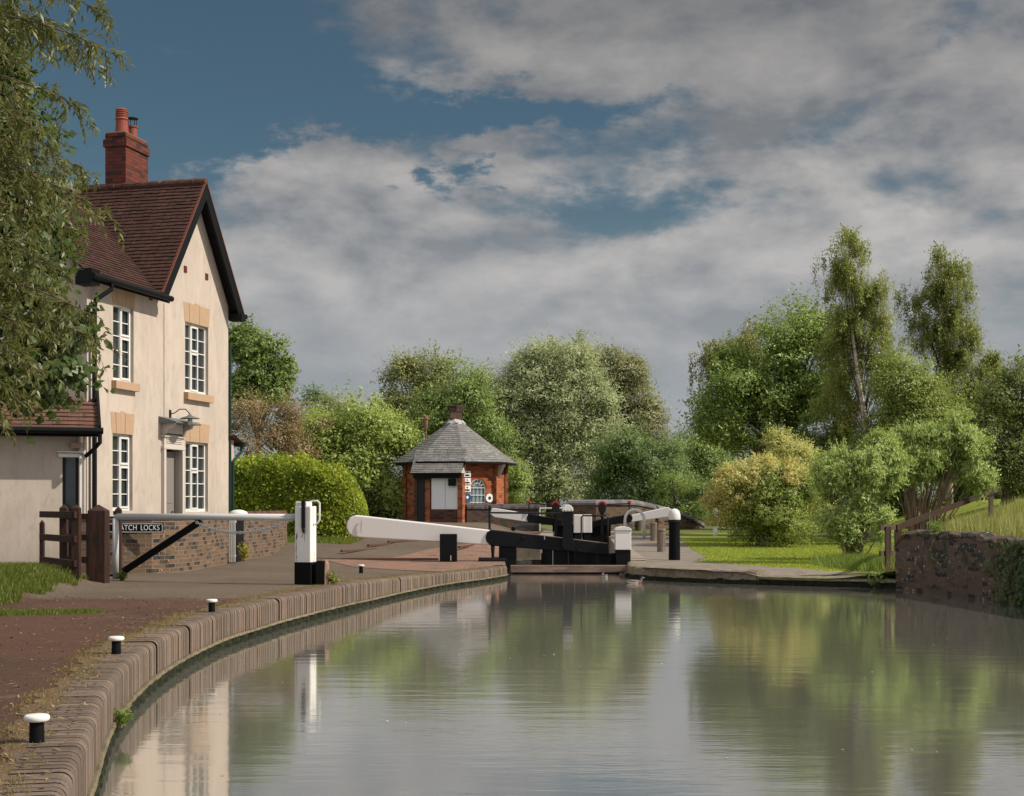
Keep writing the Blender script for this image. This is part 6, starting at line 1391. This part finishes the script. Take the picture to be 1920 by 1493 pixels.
# ---------------------------------------------------------------- grass (stuff)
def blades(name, xy, h_, w_, cols, label, lean=.35, sweep=None):
    n = len(xy); z = np.array([tz(a, b) for a, b in xy]); hh = h_*rng.uniform(.5, 1.3, n); a = rng.uniform(0, 6.28, n); l = lean*rng.uniform(.2, 1.2, n)
    d = np.stack([np.cos(a)*l, np.sin(a)*l, np.ones(n)], 1); d /= np.linalg.norm(d, axis=1)[:, None]
    pos = np.stack([xy[:, 0], xy[:, 1], z-.01], 1)+d*hh[:, None]*.5; nr = np.stack([rng.normal(0, .5, n), -np.ones(n), rng.normal(0, .4, n)], 1); nr -= d*np.sum(nr*d, 1)[:, None]; nr /= np.linalg.norm(nr, axis=1)[:, None]
    o = leaf_mesh(pos, nr, d, hh, np.full(n, w_)*rng.uniform(.6, 1.4, n), rng.normal(.5, .25, n), name, mat('blades_'+label.replace(' ', '_')[:24], f_leaf, cols[0], cols[1], .4)); tag(o, label, 'grass', kind='stuff'); return o
def sample(n, fx): 
    out = []
    while len(out) < n:
        x, y = fx()
        if x is not None: out.append((x, y))
    return np.array(out)
def lawn_pt():
    Y = random.uniform(30.2, 52)**1; xl_ = interp([(29.7, 7.6), (30.2, 6.6), (31.5, 5.8), (34.7, 4.5), (36, 4.75), (38, 5.2), (45, 5.6), (55, 6.4)], Y); return random.uniform(xl_-.05, xl_+6)-.05, Y
blades('lawn_grass', sample(34000, lawn_pt), .045, .014, ((.17, .22, .02), (.32, .36, .06)), 'short mown grass of the lawn on the right')
def bank_pt():
    Y = random.uniform(22.5, 42); x = xR(Y)+random.uniform(.25, 7) if Y < 28 else 8.1+.24*(Y-28)+random.uniform(0, 6); return x, Y
blades('long_grass', sample(30000, bank_pt), .42, .012, ((.17, .19, .04), (.40, .38, .14)), 'long pale grass on the bank above the right wall', .3)
def foot_pt(): 
    x, Y = random.gauss(7.75, .42), random.gauss(31.3, .95); return (x, Y) if Y > 30.0+max(0, 7.3-x)*1.2 and x > 6.7 else (None, None)
blades('rank_grass', sample(7500, foot_pt), .26, .012, ((.07, .12, .02), (.20, .26, .045)), 'rank green grass around the buddleia stems', .5)
def mound_pt():
    Y = random.uniform(17.1, 22.4); x = random.uniform(-9, -5.8); lim = -6.12+.08*math.sin(Y*4)-.07*(Y-17)+.05*math.sin(Y*11)
    if x > lim: return None, None
    return x, Y
blades('bank_grass', sample(30000, mound_pt), .11, .011, ((.06, .085, .012), (.15, .18, .03)), 'rough grass mound in front of the outbuilding', .6)
def strip_pt():
    t_ = random.random(); x = -7.4+2.75*t_+random.gauss(0, .05); Y = 15.1+1.0*math.sqrt(t_)+random.gauss(0, .24)*(1.3-t_); return x, Y
blades('strip_grass', sample(11000, strip_pt), .055, .009, ((.06, .085, .012), (.15, .18, .03)), 'narrow strip of grass in the red brown path', .7)
def verge_pt():
    Y = random.uniform(5.5, 31); x = verge_l(Y)+random.uniform(-.08, .2); return (x, Y) if random.random() < .3+.5*math.sin(Y*2.3)**2 else (None, None)
blades('dry_grass', sample(9000, verge_pt), .035, .006, ((.14, .11, .03), (.24, .18, .07)), 'dry straw grass along the back of the coping', .9)
def hedgefoot_pt():
    Y = random.uniform(38.2, 41.0); return random.uniform(-6.2, -4.3)+(Y-38.2)*.1, Y
blades('verge_grass', sample(7000, hedgefoot_pt), .08, .014, ((.09, .12, .015), (.17, .2, .03)), 'grass verge at the foot of the hedge')

# ---------------------------------------------------------------- near trees on the left edge
random.seed(11)
nb = Vector((-7.2, 12.6, 0)); nw = empty('willow_tree', nb, 0, 'near willow with long drooping sprays hanging in from the left edge', 'tree')
mb = MB(); mb.tube([(0, 0, -.1), (.1, 0, 1.5), (.05, .1, 3), (.3, .1, 4.5), (.4, 0, 6.5)], [.28, .24, .2, .15, .06], 10)
LP = []; LD = []; LT = []
brs = [((-260, -180), (215, 30)), ((-260, -60), (195, 115)), ((-250, 60), (236, 100)), ((-260, 140), (175, 200)), ((-260, 60), (120, 60)), ((-260, 200), (110, 250)), ((-260, 260), (150, 320)), ((-260, 250), (205, 330)),
       ((-260, 330), (225, 400)), ((-260, 380), (160, 430)), ((-260, 380), (120, 360)), ((-260, 450), (130, 500)), ((-260, 480), (110, 560)), ((-260, 520), (198, 590)), ((-260, 560), (205, 640)), ((-260, 600), (140, 640)), ((-260, 640), (110, 700)),
       ((-260, 700), (30, 770)), ((-260, 620), (60, 740)), ((-260, -120), (60, 0)), ((-260, 0), (60, 120)), ((-260, 100), (70, 200)), ((-260, 300), (80, 430)), ((-260, 420), (60, 520)), ((-260, 500), (70, 620)), ((-260, -100), (150, -20)), ((-260, 150), (60, 310)), ((-260, 560), (150, 560))]
for (a, b) in brs:
    b = (b[0]-28, b[1])
    Ya = 12.6+random.uniform(-.4, .4); Yb = 12.4+random.uniform(-1.0, 1.0)
    s_, e_ = P(a[0], a[1], Ya), P(b[0], b[1], Yb); L_ = (e_-s_).length; mid = (s_+e_)/2+Vector((0, random.gauss(0, .1), .18*L_))
    pts_ = [s_*(1-f)**2+mid*2*f*(1-f)+e_*f*f for f in [i/12 for i in range(13)]]
    hubp = nb+Vector((.3, 0, min(6.3, max(2.2, s_.z-1.2)))); mb.tube([hubp-nb, s_-nb], [.06, .03], 6); mb.tube([p-nb for p in pts_], [.014*(1-.9*i/12)+.002 for i in range(13)], 6)
    for k in range(int(L_*30)):
        f = random.uniform(.22, 1.0); i = f*12; i0 = min(11, int(i)); p = pts_[i0].lerp(pts_[i0+1], i-i0); tl_ = random.uniform(.15, .5)*(1.1-.35*f)
        d0 = Vector((random.gauss(.35, .6), random.gauss(0, .55), random.gauss(.1, .4))).normalized(); q = p.copy(); dd_ = d0.copy(); twp = [q-nb]; tt_ = random.gauss(.5, .16)
        nseg = 7
        for j in range(nseg):
            dd_ = (dd_+Vector((0, 0, -.24))).normalized(); q = q+dd_*tl_/nseg; twp.append(q-nb)
            for _ in range(2):
                sd = Vector((random.gauss(0, 1), random.gauss(0, 1), random.gauss(0, .6))).normalized(); ld = (dd_*.8+sd*.75+Vector((0, 0, -.25))).normalized()
                LP.append(q+ld*.035); LD.append(ld); LT.append(tt_+random.gauss(0, .12))
        if k % 3 == 0: mb.tube([twp[0], twp[3], twp[-1]], [.004, .003, .0015], 4)
mb.build('trunk', M_bark, nw, smooth=True)
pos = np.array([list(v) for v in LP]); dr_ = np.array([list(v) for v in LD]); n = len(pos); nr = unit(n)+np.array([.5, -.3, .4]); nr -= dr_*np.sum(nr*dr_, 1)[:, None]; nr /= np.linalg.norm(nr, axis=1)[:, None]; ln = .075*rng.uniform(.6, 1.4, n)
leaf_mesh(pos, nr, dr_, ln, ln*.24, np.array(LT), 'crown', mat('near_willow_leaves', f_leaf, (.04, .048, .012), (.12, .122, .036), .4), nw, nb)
# darker broadleaf behind
sb = Vector((-8.6, 14.6, 0)); nsy = empty('sycamore_tree', sb, 0, 'dark dense broadleaf tree behind the willow sprays at the left edge', 'tree')
lobes = []
for (cx, cy, rx, ry) in ((-40, 250, 100, 100), (-30, 420, 115, 110), (10, 560, 100, 80), (30, 650, 110, 75), (95, 600, 60, 50), (-40, 720, 110, 60), (60, 470, 50, 50), (-40, 90, 80, 90), (50, 700, 90, 50), (80, 540, 60, 50), (60, 380, 50, 60), (110, 650, 50, 40), (-160, 400, 160, 340)):
    p = P(cx, cy, 14.6); lobes.append((p.x, 14.6, p.z, rx*14.6/F, rx*14.6/F*.8, ry*14.6/F))
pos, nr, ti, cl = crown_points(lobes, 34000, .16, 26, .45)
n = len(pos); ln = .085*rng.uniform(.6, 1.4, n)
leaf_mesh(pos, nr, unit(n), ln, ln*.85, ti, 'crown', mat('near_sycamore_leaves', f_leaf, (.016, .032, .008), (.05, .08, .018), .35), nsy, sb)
mb = MB(); tp = [Vector((0, 0, -.1)), Vector((.1, 0, 2)), Vector((.5, 0, 3.5)), Vector((.9, 0, 5.5))]; mb.tube(tp, [.3, .25, .18, .05], 10)
branches(mb, None, [Vector(c)-sb for c in cl[rng.choice(len(cl), 60, replace=False)]], .06, lambda t_: tp[1].lerp(tp[2], random.random()))
mb.build('trunk', M_bark, nsy, smooth=True)
